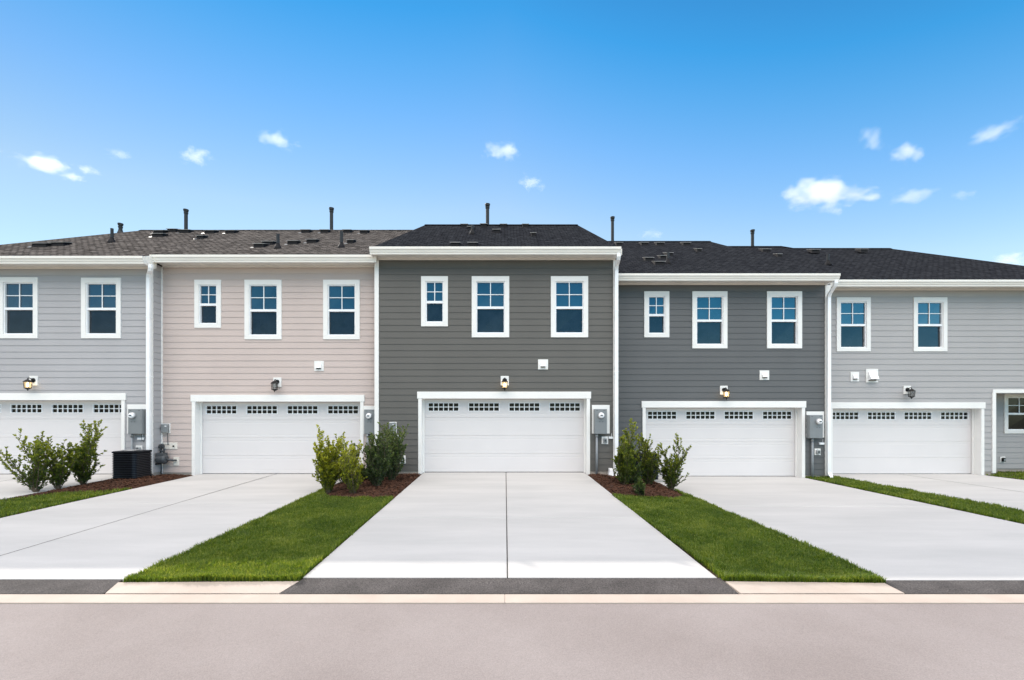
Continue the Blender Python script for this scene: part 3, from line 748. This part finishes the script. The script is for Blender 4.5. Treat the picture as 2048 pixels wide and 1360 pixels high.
def outlet(px0, px1, py0, py1, D, label, cat='outdoor outlet', name='outlet_box', round_=True, cm='galv'):
    x0, x1, z0, z1 = R4(px0, px1, py0, py1, D); cx, cz = (x0 + x1) / 2, (z0 + z1) / 2
    root = empty(name, (cx, D, cz), label, cat, 'small utility boxes on the walls')
    MB().box(x0, x1, D - .03, D, z0, z1).build('mounting_block', 'white_trim', root, bevel=.004)
    w, h = (x1 - x0) * .30, (z1 - z0) * .33
    n = 10; arch = [(cx - w, cz - h), (cx + w, cz - h)] + [(cx + w * math.cos(math.pi * k / n), cz + h * .35 + h * .65 * math.sin(math.pi * k / n)) for k in range(n + 1)]
    MB().ring([[(p[0], D - .03, p[1]) for p in arch], [(p[0], D - .075, p[1]) for p in arch],
               [(cx + (p[0] - cx) * .8, D - .09, cz + (p[1] - cz) * .8) for p in arch]]).build('cover', cm, root)
    MB().box(cx - w * .5, cx + w * .5, D - .096, D - .089, cz - h * .5, cz + h * .4).build('cover_latch', 'gas_grey' if cm == 'galv' else 'galv', root)
    return root
outlet(273, 286, 891, 904, D1, 'grey covered outlet on white block behind the far left air conditioner')
outlet(1203, 1216, 873, 888, D3, 'grey arched outlet below the meter of the dark middle house')
outlet(1628, 1640, 897, 910, D4, 'grey covered outlet low beside the slate grey house corner')
outlet(800, 811.5, 911, 927, D3, 'dark hooded outlet low left of the middle garage door', cm='black_metal')
outlet(789, 801, 870, 884.5, D3, 'dark outlet on white block just right of the shrub tips', cm='black_metal')
outlet(1999, 2009, 913, 925, DP, 'round black hose outlet on the porch recess wall', cm='black_metal')
def slim(px0, px1, py0, py1, D, label, m='vinyl', name='cable_clamp', cat='cable clamp', d=.05):
    x0, x1, z0, z1 = R4(px0, px1, py0, py1, D)
    b = MB(); b.box(x0, x1, D - d, D, z0, z1); b.box(lerp(x0, x1, .15), lerp(x0, x1, .35), D - d - .008, D - d, z0 + .01, z1 - .01)
    b.tube([(lerp(x0, x1, .7), D - d * .6, z1 - .01), (lerp(x0, x1, .75), D - .03, z1 + .10)], .006, 6)
    return tag(b.build(name, m, origin=((x0 + x1) / 2, D, z0), bevel=.003), label, cat, 'white cable clamps below the meters')
slim(277, 290, 875, 879.5, D1, 'white cable clamp under the meter at far left')
slim(1217, 1225, 873, 877.5, D3, 'white cable clamp under the dark middle house meter')
slim(1637, 1647, 885, 889, D4, 'white cable clamp under the slate grey house meter')
tag(MB().tube([(PX(285, D1), D1 - .04, PZ(867, D1)), (PX(286, D1), D1 - .05, PZ(880, D1)), (PX(290, D1), D1 - .05, PZ(884, D1)), (PX(294, D1), D1 - .04, PZ(868, D1))], .006, 6)
    .build('loose_wire', 'black_metal', origin=(PX(288, D1), D1, PZ(884, D1))), 'thin black wire loop hanging below the far left meter', 'wire')

def telecom(px0, px1, py0, py1, D, label):
    x0, x1, z0, z1 = R4(px0, px1, py0, py1, D)
    root = empty('telecom_box', ((x0 + x1) / 2, D, z0), label, 'utility box', 'grey telecom boxes')
    MB().box(x0, x1, D - .03, D, z0, z1).build('mounting_block', 'white_trim', root, bevel=.004)
    e = .018
    MB().box(x0 + e, x1 - e, D - .11, D - .031, z0 + e, z1 - e).build('cover', 'meter_grey', root, bevel=.010)
    MB().box(lerp(x0, x1, .55), x1 - .05, D - .113, D - .108, z1 - .09, z1 - .065).build('cover_label', 'vinyl', root)
telecom(326, 341.5, 847, 866.5, D2, 'grey telecom box on the beige wall near the inside corner')
telecom(779, 793.5, 844, 866.5, D3, 'grey telecom box on dark siding above the shrubs')

def gas_meter():
    Y = D2; x, z = PX(334, Y), PZ(917, Y)
    root = empty('gas_meter', (x, Y, PZ(950, Y)), 'grey gas meter with pipes on the beige wall by the inside corner', 'gas meter')
    MB().box(PX(327, Y), PX(355.5, Y), Y - .025, Y, PZ(898, Y), PZ(885, Y)).build('mounting_block', 'soffit', root, bevel=.003)
    MB().box(PX(348, Y), PX(359, Y), Y - .025, Y, PZ(931, Y), PZ(914, Y)).build('mounting_block', 'soffit', root, bevel=.003)
    b = MB(); prof = [(.0, -.13), (.11, -.13), (.14, -.10), (.14, .10), (.11, .13), (0.0, .13)]
    cy = Y - .20
    b.lathe((x, cy, z), [(.001, -.14), (.10, -.135), (.135, -.10), (.14, .10), (.10, .14), (.001, .145)], 14, 'x')
    b.box(x - .12, x + .10, cy - .10, cy + .10, z + .08, z + .19)
    b.build('meter_body', 'gas_grey', root, bevel=.01)
    xr = PX(323.5, Y - .1)
    MB().lathe((xr, Y - .12, PZ(893, Y - .1)), [(.02, .02), (.07, .01), (.078, -.02), (.05, -.045), (.035, -.05)], 16, 'y').build('regulator', 'gas_grey', root, smooth=True)
    p = MB()
    zt = PZ(889, Y)
    p.tube([(x - .05, cy, z + .15), (x - .05, cy, zt - .03), (x - .02, cy, zt + .02), (x + .04, cy, zt + .02), (x + .06, cy, zt - .03), (x + .06, cy, z + .15)], .020, 10)
    p.tube([(xr, Y - .12, PZ(893, Y - .1)), (xr + .02, Y - .12, PZ(900, Y)), (xr + .10, cy, PZ(903, Y)), (x - .05, cy, PZ(898, Y))], .014, 8)
    p.tube([(xr, Y - .12, PZ(893, Y)), (xr, Y - .12, -.14)], .013, 8)
    p.tube([(x + .12, cy, z), (x + .24, cy, z - .02), (x + .29, cy + .08, z - .05), (x + .29, Y, z - .05)], .03, 10)
    p.tube([(x + .06, cy, zt - .0), (x + .18, cy + .04, zt + .005)], .010, 8)
    p.build('gas_pipe', 'gas_grey', root, smooth=True)
    MB().tube([(PX(337, Y), Y - .04, PZ(866, Y)), (PX(337, Y), Y - .04, PZ(878, Y)), (PX(339, Y), Y - .06, PZ(890, Y))], .009, 8).build('cable', 'gas_grey', root)
    q = MB(); q.lathe((PX(349, Y), Y - .04, PZ(892, Y)), [(.012, .01), (.025, 0), (.02, -.03)], 10, 'y'); q.build('valve', 'black_metal', root)
    MB().tube([(x + .0, cy - .02, z - .13), (x - .30, cy - .1, z - .16), (x - .5, cy - .25, z - .28), (x - .62, cy - .3, z - .33)], .022, 8).build('refrigerant_hose', 'black_metal', root, smooth=True)
    MB().tube([(XC12 + .02, Y - .05, .05), (XC12 + .02, Y - .05, -.2)], .012, 8).build('ground_rod', 'galv', root)
gas_meter()

def ac(x0, y0, w, h, zb, label):
    root = empty('air_conditioner', (x0 + w / 2, y0 + w / 2, zb), label, 'air conditioner', 'black air conditioners beside the garages')
    r = .11
    def rr(inset, z):
        pts = []
        for (cx, cy, a0) in ((x0 + w - r, y0 + w - r, 0), (x0 + r, y0 + w - r, 90), (x0 + r, y0 + r, 180), (x0 + w - r, y0 + r, 270)):
            for k in range(6):
                a = R(a0 + k * 18); pts.append((cx + (r - inset) * math.cos(a), cy + (r - inset) * math.sin(a), z))
        return pts
    MB().box(x0 - .08, x0 + w + .08, y0 - .08, y0 + w + .08, zb - .08, zb + .03).build('pad', 'ac_pad', root, bevel=.008)
    z0 = zb + .045; zt = zb + h
    MB().ring([rr(.02, z0 - .014), rr(.02, z0 + .05)]).ring([rr(.025, z0 + .05), rr(.025, zt - .05)]).build('cabinet', 'ac_black', root, smooth=False)
    l = MB(); z = z0 + .05
    while z < zt - .06:
        l.ring([rr(.024, z), rr(.002, z), rr(.006, z + .018), rr(.024, z + .022)], False, False); z += .048
    for (cx, cy) in ((x0 + .03, y0 + .03), (x0 + w - .03, y0 + .03), (x0 + w - .03, y0 + w - .03), (x0 + .03, y0 + w - .03)): pass
    l.build('louvers', 'ac_louver', root)
    MB().ring([rr(.0, zt - .05), rr(-.006, zt - .04), rr(-.006, zt - .012), rr(.02, zt), rr(.09, zt + .004)], True, True).build('lid', 'ac_black', root)
    g = MB(); cx, cy = x0 + w / 2, y0 + w / 2
    for q in range(7):
        ra = .05 + q * .035
        g.tube([(cx + ra * math.cos(t), cy + ra * math.sin(t), zt + .03 - ra * .05) for t in [2 * math.pi * k / 24 for k in range(25)]], .003, 4, caps=False)
    for k in range(8):
        t = 2 * math.pi * k / 8; g.tube([(cx, cy, zt + .03), (cx + .28 * math.cos(t), cy + .28 * math.sin(t), zt + .006)], .003, 4)
    g.lathe((cx, cy, zt + .02), [(.06, 0), (.06, .015), (.02, .02)], 12)
    g.build('fan_guard', 'galv', root)
ac(-10.93, 12.58, .69, .82, -.10, 'black air conditioner in front of the pale blue-grey house at far left')
ac(-3.93, 12.75, .68, .80, -.06, 'black air conditioner half hidden by the shrubs left of the middle driveway')
ac(3.88, 13.45, .70, .80, -.21, 'black air conditioner behind the shrubs right of the middle driveway')
# splash box at the foot of the middle downspout
b = MB(); b.hexa([(PX(1217, 13.3), 13.22, -.05), (PX(1226.5, 13.3), 13.22, -.05), (PX(1226.5, 13.3), 13.45, -.05), (PX(1217, 13.3), 13.45, -.05)],
       [(PX(1219, 13.3), 13.27, .165), (PX(1225.5, 13.3), 13.27, .165), (PX(1225.5, 13.3), 13.45, .17), (PX(1219, 13.3), 13.45, .17)])
b.box(PX(1220.5, 13.2), PX(1222.5, 13.2), 13.235, 13.262, .11, .125)
tag(b.build('drain_cover', 'vinyl', origin=(PX(1221, 13.3), 13.3, -.05), bevel=.01), 'white drain cover at the foot of the middle house downspout', 'drain cover')

# ------------------------------------------------------------------ mulch beds and lawns
def inside(poly, x, y):
    c = False; j = len(poly) - 1
    for i in range(len(poly)):
        (xi, yi), (xj, yj) = poly[i], poly[j]
        if (yi > y) != (yj > y) and x < (xj - xi) * (y - yi) / (yj - yi) + xi: c = not c
        j = i
    return c
def inside_np(poly, X, Y):
    c = np.zeros(X.shape, bool); j = len(poly) - 1
    for i in range(len(poly)):
        (xi, yi), (xj, yj) = poly[i], poly[j]
        if yi != yj:
            t = ((yi > Y) != (yj > Y)) & (X < (xj - xi) * (Y - yi) / (yj - yi) + xi); c ^= t
        j = i
    return c
def H_np(X, Y):
    h = np.interp(X, KX, KH); s = np.interp(X, KX, KS); t = np.clip((13.6 - Y) / 8.1, 0, 1)
    return h + (s - h) * t
def dist_edge(poly, X, Y):
    d = np.full(X.shape, 1e9)
    for i in range(len(poly)):
        (xa, ya), (xb, yb) = poly[i], poly[(i + 1) % len(poly)]
        dx, dy = xb - xa, yb - ya; t = np.clip(((X - xa) * dx + (Y - ya) * dy) / (dx * dx + dy * dy + 1e-9), 0, 1)
        d = np.minimum(d, np.hypot(X - xa - t * dx, Y - ya - t * dy))
    return d
G = on_ground
YB = YA - .085
# beds (polygons in metres, on the ground)
BED1 = [(-11.16, 9.2), (-11.12, 13.42), (-10.40, 13.42), (-10.38, 13.76), (-9.40, 13.76), (-9.41, 11.6), (-9.9, 11.0), (-10.5, 10.75), (-10.95, 10.1)]
BED2 = [(-4.52, 13.76), (-4.50, 11.75), (-4.30, 10.75), (-3.95, 10.28), (-3.3, 10.05), (-2.46, 10.05), (-2.46, 13.5), (-3.86, 13.5), (-3.86, 13.76)]
BED3 = [(2.42, 13.5), (2.44, 10.35), (3.2, 10.3), (3.9, 10.5), (4.35, 11.0), (4.43, 12.0), (4.42, 14.44), (3.34, 14.44), (3.34, 13.5)]
LAWNS = [
    ('narrow lawn strip at the left edge of the view beside the mulch bed', [(-11.22, 5.42), (-9.44, 5.42), (-9.42, 11.5), (-9.9, 11.0), (-10.5, 10.75), (-10.95, 10.1), (-11.16, 9.2)], 30000),
    ('green lawn strip left of the middle driveway', [(-4.53, 5.42), (-2.46, 5.42), (-2.47, 10.03), (-3.3, 10.03), (-3.95, 10.26), (-4.30, 10.73), (-4.52, 11.75)], 105000),
    ('green lawn strip right of the middle driveway', [(2.62, 5.42), (4.52, 5.42), (4.61, 6.1), (4.56, 8.2), (4.46, 12.0), (4.37, 11.0), (3.9, 10.48), (3.2, 10.28), (2.45, 10.33)], 105000),
    ('narrow grass strip between the two driveways on the right', [(9.50, 5.42), (10.82, 5.42), (10.64, 15.18), (10.34, 15.18), (10.34, 14.44), (9.52, 14.44)], 42000),
    ('small lawn in front of the porch at the right edge', [(15.98, 5.42), (21.5, 5.42), (21.5, 16.0), (16.3, 16.0), (16.2, 15.15), (15.98, 15.15)], 45000),
]
def noise2(X, Y, sc, seed):
    rng = np.random.RandomState(seed); v = 0
    for o in range(4):
        a = rng.rand(4) * 6.28; f = sc * (1.7 ** o)
        v = v + (np.sin(X * f + a[0] + 1.3 * np.sin(Y * f * .7 + a[1])) * np.cos(Y * f * 1.1 + a[2] + np.sin(X * f * .8 + a[3]))) / (1.5 ** o)
    return v
def bed(poly, label):
    P = np.array(poly); x0, y0 = P.min(0); x1, y1 = P.max(0); st = .05
    nx, ny = int((x1 - x0) / st) + 2, int((y1 - y0) / st) + 2
    Xg, Yg = np.meshgrid(x0 + np.arange(nx) * st, y0 + np.arange(ny) * st)
    ins = inside_np(poly, Xg, Yg); d = dist_edge(poly, Xg, Yg)
    Z = H_np(Xg, Yg) - .02 + np.minimum(d, .35) / .35 * .07 * ins + noise2(Xg, Yg, 9, 3) * .008
    b = MB(); idx = -np.ones(Xg.shape, int)
    keep = ins | (d < st * .8)
    k = 0
    for j in range(ny):
        for i in range(nx):
            if keep[j, i]:
                idx[j, i] = k; k += 1; b.v.append((Xg[j, i], Yg[j, i], Z[j, i] - (0 if ins[j, i] else .03)))
    for j in range(ny - 1):
        for i in range(nx - 1):
            q = (idx[j, i], idx[j, i + 1], idx[j + 1, i + 1], idx[j + 1, i])
            if min(q) >= 0 and (ins[j, i] or ins[j, i + 1] or ins[j + 1, i + 1] or ins[j + 1, i]): b.f.append(q)
    rng = random.Random(5)
    o = b.build('mulch', 'mulch'); tag(o, label, 'mulch', kind='stuff')
    c = MB(); n = 0; N = int((x1 - x0) * (y1 - y0) * 420)
    while n < N:
        x, y = rng.uniform(x0, x1), rng.uniform(y0, y1); n += 1
        if not inside(poly, x, y): continue
        i, j = int((x - x0) / st), int((y - y0) / st)
        z = Z[min(j, ny - 1), min(i, nx - 1)] + .006
        a = rng.uniform(0, 6.28); L, w, t = rng.uniform(.015, .05), rng.uniform(.004, .012), rng.uniform(-.3, .5)
        ux, uy, uz = math.cos(a) * L, math.sin(a) * L, t * L; vx, vy = -math.sin(a) * w, math.cos(a) * w
        c.quad((x - ux - vx, y - uy - vy, z - uz), (x + ux - vx, y + uy - vy, z + uz), (x + ux + vx, y + uy + vy, z + uz + .008), (x - ux + vx, y - uy + vy, z - uz + .008))
    oc = c.build('mulch_chips', 'mulch_chip', o); oc['kind'] = 'stuff'
bed(BED1, 'brown mulch bed under the far left shrubs'); bed(BED2, 'brown mulch bed left of the middle driveway'); bed(BED3, 'brown mulch bed right of the middle driveway')

def set_attr(me, name, vals):
    a = me.attributes.new(name, 'FLOAT', 'POINT'); a.data.foreach_set('value', np.asarray(vals, dtype=np.float32))
def lawn(label, poly, N, seed):
    rng = np.random.RandomState(seed); P = np.array(poly); x0, y0 = P.min(0); x1, y1 = P.max(0)
    X = rng.uniform(x0, x1, int(N * 2.2)); Y = y0 + (y1 - y0) * rng.rand(int(N * 2.2)) ** 1.35
    # a denser fringe along the borders that leans outwards
    k = inside_np(poly, X, Y); X, Y = X[k][:N], Y[k][:N]; n = len(X)
    X = X + rng.randn(n) * .014; Y = np.maximum(Y + rng.randn(n) * .010, 5.405)
    d = dist_edge(poly, X, Y)
    clump = noise2(X, Y, 5.0, seed + 1)
    h = (.040 + .030 * rng.rand(n) ** 1.5 + .011 * clump) * (1 + .25 * (d < .06)); w = .0030 + .0026 * rng.rand(n)
    w *= np.clip(Y / 6.5, 1, 1.9)
    az = rng.rand(n) * 6.28; ln = rng.uniform(.1, .75, n) * h
    fx, fy = np.cos(az), np.sin(az); ux, uy = -fy, fx
    Z = H_np(X, Y) - .012 + .006 * noise2(X, Y, 3.0, seed + 2)
    base = np.stack([X, Y, Z], 1); U = np.stack([ux * w, uy * w, 0 * w], 1)
    mid = base + np.stack([fx * ln * .3, fy * ln * .3, h * .62], 1); tip = base + np.stack([fx * ln, fy * ln, h], 1)
    V = np.stack([base - U, base + U, mid + U * .8, mid - U * .8, tip], 1).reshape(-1, 3)
    me = bpy.data.meshes.new('grass'); i = np.arange(n)[:, None] * 5
    quads = i + np.array([[0, 1, 2, 3]]); tris = i + np.array([[3, 2, 4]])
    me.vertices.add(n * 5); me.vertices.foreach_set('co', V.astype(np.float32).ravel())
    me.loops.add(n * 7); me.loops.foreach_set('vertex_index', np.concatenate([quads, tris], 1).ravel().astype(np.int32))
    me.polygons.add(n * 2); st = np.empty(n * 2, np.int32); st[0::2] = np.arange(n) * 7; st[1::2] = np.arange(n) * 7 + 4
    me.polygons.foreach_set('loop_start', st); me.update(calc_edges=True); me.validate()
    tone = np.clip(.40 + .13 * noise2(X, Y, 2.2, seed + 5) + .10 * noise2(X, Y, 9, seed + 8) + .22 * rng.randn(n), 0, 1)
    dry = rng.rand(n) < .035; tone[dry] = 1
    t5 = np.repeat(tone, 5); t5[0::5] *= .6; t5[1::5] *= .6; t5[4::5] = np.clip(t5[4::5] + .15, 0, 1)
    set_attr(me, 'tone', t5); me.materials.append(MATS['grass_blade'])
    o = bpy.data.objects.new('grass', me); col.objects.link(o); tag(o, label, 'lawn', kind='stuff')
    b = MB(); b.ring([[(p[0], p[1], H(*p) - .12) for p in poly], [(p[0], p[1], H(*p) - .006) for p in poly]], False, False)
    ob = b.build('turf_soil', 'soil'); ob['kind'] = 'structure'
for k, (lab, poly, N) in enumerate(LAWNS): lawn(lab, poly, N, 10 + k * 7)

# ------------------------------------------------------------------ shrubs
def shrub(px, py, width, height, stems, label, seed, m='shrub_leaf', lean=0, narrow=.5, dens=1.0, leafL=.075, Yoff=0, low=.03):
    """px,py: foot on the ground; width,height in metres"""
    rng = random.Random(seed); x, y = G(px, py); z = H(x, y) + .02
    root = empty('shrub', (x, y, z), label, 'shrub', 'young broadleaf shrubs in the mulch beds')
    S = MB(); LV, LF, T = [], [], []
    def leaf(p, d, L, tone):
        d = d.normalized(); side = d.cross(Vector((rng.uniform(-1, 1), rng.uniform(-1, 1), rng.uniform(-.4, 1)))).normalized()
        nrm = side.cross(d); w = L * rng.uniform(.19, .26); L *= .88; i = len(LV)
        a = p; c1 = p + d * L * .45 + nrm * L * .06; e = p + d * L - nrm * L * .10
        LV.extend([a, c1 - side * w, p + d * L * .5 - nrm * L * .04, c1 + side * w, e]); LF.extend([(i, i + 1, i + 2), (i + 1, i + 4, i + 2), (i, i + 2, i + 3), (i + 2, i + 4, i + 3)])
        T.extend([tone] * 5)
    height *= 1.10
    def twig(p0, d0, L, r, t0, lvl):
        dn_ = rng.uniform(.6, 1.3)
        n = max(4, int(L / .06)); p = p0.copy(); d = d0.normalized(); pts = [p.copy()]
        for k in range(n):
            d = (d + Vector((rng.gauss(0, .12), rng.gauss(0, .12), .07 if lvl else .05))).normalized()
            p = p + d * (L / n); pts.append(p.copy()); f = (k + 1) / n
            zz = (p.z - z) / height
            if zz > low or lvl:
                for q in range(int((5.2 if lvl else 3.6) * dens * dn_ + rng.random())):
                    a = rng.uniform(0, 6.28); o = Vector((math.cos(a), math.sin(a), 0)); o = (o - d * o.dot(d)).normalized()
                    ld = d * rng.uniform(.55, 1.1) + o * rng.uniform(.45, 1.0)
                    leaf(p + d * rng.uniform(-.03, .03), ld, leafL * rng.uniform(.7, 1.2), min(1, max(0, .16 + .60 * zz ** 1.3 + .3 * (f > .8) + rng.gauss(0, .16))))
            if lvl == 0 and f > .03 and f < .94 and rng.random() < .85 * dens:
                a = rng.uniform(0, 6.28); o = Vector((math.cos(a), math.sin(a), .55)).normalized()
                twig(p.copy(), d * .75 + o * .85, L * rng.uniform(.15, .32) * (1.35 - f * .85), r * .5, f, 1)
        for q in range(7):
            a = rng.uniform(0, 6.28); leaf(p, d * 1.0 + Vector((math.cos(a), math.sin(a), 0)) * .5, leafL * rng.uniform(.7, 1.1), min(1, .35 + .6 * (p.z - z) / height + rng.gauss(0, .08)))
        S.tube(pts, r, 5, r * .35)
    for k in range(stems):
        a = 2 * math.pi * (k + rng.uniform(-.3, .3)) / stems; rad = rng.uniform(.2, 1.15) if k else 0
        tx = math.cos(a) * rad * width * .5 + lean; ty = math.sin(a) * rad * min(width, .6) * .5
        hh = height * (rng.uniform(.45, .98) if k else 1.0) * (1 - .25 * rad * narrow)
        p0 = Vector((x + math.cos(a) * .035, y + math.sin(a) * .035, z - .05))
        dv = Vector((tx * .95, ty, hh + .05)); twig(p0, dv, dv.length * .97, .011, 0, 0)
    S.build('stem', 'bark', root)
    v = np.array([tuple(q) for q in LV]) - np.array(root.location)
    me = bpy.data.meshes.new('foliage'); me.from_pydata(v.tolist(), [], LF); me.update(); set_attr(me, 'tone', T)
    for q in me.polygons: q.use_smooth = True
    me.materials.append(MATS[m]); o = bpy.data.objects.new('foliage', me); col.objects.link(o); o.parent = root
    return root
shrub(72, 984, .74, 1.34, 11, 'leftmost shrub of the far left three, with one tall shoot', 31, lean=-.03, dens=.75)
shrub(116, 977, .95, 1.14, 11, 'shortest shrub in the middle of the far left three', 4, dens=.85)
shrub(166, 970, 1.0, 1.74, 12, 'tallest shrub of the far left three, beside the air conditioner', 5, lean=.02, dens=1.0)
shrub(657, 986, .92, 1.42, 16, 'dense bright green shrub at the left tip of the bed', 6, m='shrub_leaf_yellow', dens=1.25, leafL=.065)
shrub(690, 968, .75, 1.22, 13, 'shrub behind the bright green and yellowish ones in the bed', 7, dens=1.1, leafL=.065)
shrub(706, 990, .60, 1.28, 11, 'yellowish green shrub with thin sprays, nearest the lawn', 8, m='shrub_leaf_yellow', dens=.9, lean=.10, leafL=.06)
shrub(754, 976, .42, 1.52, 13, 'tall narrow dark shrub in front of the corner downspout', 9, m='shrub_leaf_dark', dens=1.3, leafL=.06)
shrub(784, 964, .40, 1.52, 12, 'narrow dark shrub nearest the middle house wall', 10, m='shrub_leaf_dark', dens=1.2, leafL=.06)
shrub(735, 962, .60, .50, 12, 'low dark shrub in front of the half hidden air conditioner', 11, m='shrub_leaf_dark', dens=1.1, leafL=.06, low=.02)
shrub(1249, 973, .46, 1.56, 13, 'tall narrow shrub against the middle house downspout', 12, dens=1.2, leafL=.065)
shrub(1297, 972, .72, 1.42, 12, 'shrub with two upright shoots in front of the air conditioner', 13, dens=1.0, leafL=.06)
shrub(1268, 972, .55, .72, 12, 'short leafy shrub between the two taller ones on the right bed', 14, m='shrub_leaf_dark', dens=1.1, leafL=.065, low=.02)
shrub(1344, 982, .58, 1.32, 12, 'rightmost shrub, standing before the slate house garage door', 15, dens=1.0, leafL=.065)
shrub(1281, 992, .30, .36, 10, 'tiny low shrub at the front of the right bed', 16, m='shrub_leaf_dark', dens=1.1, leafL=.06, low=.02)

# ------------------------------------------------------------------ clouds (real scattering volumes far behind the houses)
def cloud_mat(seed, dens):
    m = bpy.data.materials.new('cloud_vapour'); m.use_nodes = True; nt = m.node_tree; nt.nodes.clear()
    o = nt.nodes.new('ShaderNodeOutputMaterial'); v = nt.nodes.new('ShaderNodeVolumePrincipled')
    v.inputs['Color'].default_value = (1, 1, 1, 1); v.inputs['Anisotropy'].default_value = .3
    tc = nt.nodes.new('ShaderNodeTexCoord')
    ln = nt.nodes.new('ShaderNodeVectorMath'); ln.operation = 'LENGTH'; nt.links.new(tc.outputs['Object'], ln.inputs[0])
    n = nt.nodes.new('ShaderNodeTexNoise'); n.inputs['Scale'].default_value = 1.7; n.inputs['Detail'].default_value = 5; n.inputs['Roughness'].default_value = .6
    mp = nt.nodes.new('ShaderNodeMapping'); mp.inputs['Location'].default_value = (seed * 3.1, seed * 1.7, seed); mp.inputs['Scale'].default_value = (1.5, .8, .8)
    nt.links.new(tc.outputs['Object'], mp.inputs[0]); nt.links.new(mp.outputs[0], n.inputs['Vector'])
    a = nt.nodes.new('ShaderNodeMath'); a.operation = 'MULTIPLY_ADD'; a.inputs[1].default_value = 2.0; a.inputs[2].default_value = -.55
    nt.links.new(n.outputs[0], a.inputs[0])
    s = nt.nodes.new('ShaderNodeMath'); s.operation = 'SUBTRACT'; nt.links.new(a.outputs[0], s.inputs[0]); nt.links.new(ln.outputs['Value'], s.inputs[1])
    r = nt.nodes.new('ShaderNodeMapRange'); r.inputs['From Min'].default_value = -.15; r.inputs['From Max'].default_value = .35; r.inputs['To Max'].default_value = dens
    nt.links.new(s.outputs[0], r.inputs[0]); nt.links.new(r.outputs[0], v.inputs['Density']); nt.links.new(v.outputs[0], o.inputs['Volume'])
    return m
CL = [  # px, py, half width, half height (px), density, tilt, label
    (85, 326, 62, 14, 1.0, 5, 'long white cloud at the far left'), (148, 354, 26, 9, .9, 0, 'small white cloud just under the long left one'),
    (176, 340, 24, 8, .8, 4, 'small cloud at the right end of the long left one'), (237, 309, 24, 10, .45, 5, 'small faint cloud between the left cloud and the round one'),
    (391, 313, 31, 15, 1.0, 0, 'round white cloud above the left tall flue pipe'), (553, 280, 44, 14, .5, 14, 'thin tilted cloud high above the beige house'),
    (1000, 301, 40, 15, .9, 0, 'compact white cloud above the middle house'), (1063, 367, 28, 14, .8, 15, 'small cloud low over the middle house roof'),
    (1741, 276, 32, 22, .5, 35, 'faint upright cloud high on the right'), (1816, 306, 40, 18, .9, -5, 'white cloud beside the faint upright one'),
    (1990, 264, 58, 15, .45, -18, 'faint slanting cloud at the right edge'), (1655, 388, 88, 26, 1.3, 3, 'largest white cloud, right of the middle'),
    (1824, 391, 50, 14, .5, -4, 'thin cloud right of the largest one'), (1930, 389, 26, 8, .35, 0, 'very small faint cloud far right'),
    (1306, 468, 26, 10, .5, 0, 'faint cloud just above the slate house roof'), (2020, 522, 44, 13, 1.0, 0, 'white cloud peeking over the far right roof slope')]
CY = 900.0
for k, (px, py, hw, hh, dn, tilt, lab) in enumerate(CL):
    hw *= 1.12; hh *= 1.12; dn *= .62
    b = MB(); n = 12
    loops = []
    for i in range(1, n):
        t = math.pi * i / n; loops.append([(math.sin(t) * math.cos(2 * math.pi * j / 16), math.sin(t) * math.sin(2 * math.pi * j / 16), -math.cos(t)) for j in range(16)])
    b.ring(loops)
    me_o = b.build('cloud', cloud_mat(k + 1.3, dn * .055)); me_o.location = (PX(px, CY), CY, PZ(py, CY))
    sx, sz = hw * 1.25 * CY / F, hh * 1.35 * CY / F
    me_o.scale = (sx, sx * .5, sz); me_o.rotation_euler = (0, R(tilt), 0)
    tag(me_o, lab, 'cloud', 'small clouds in the blue sky')
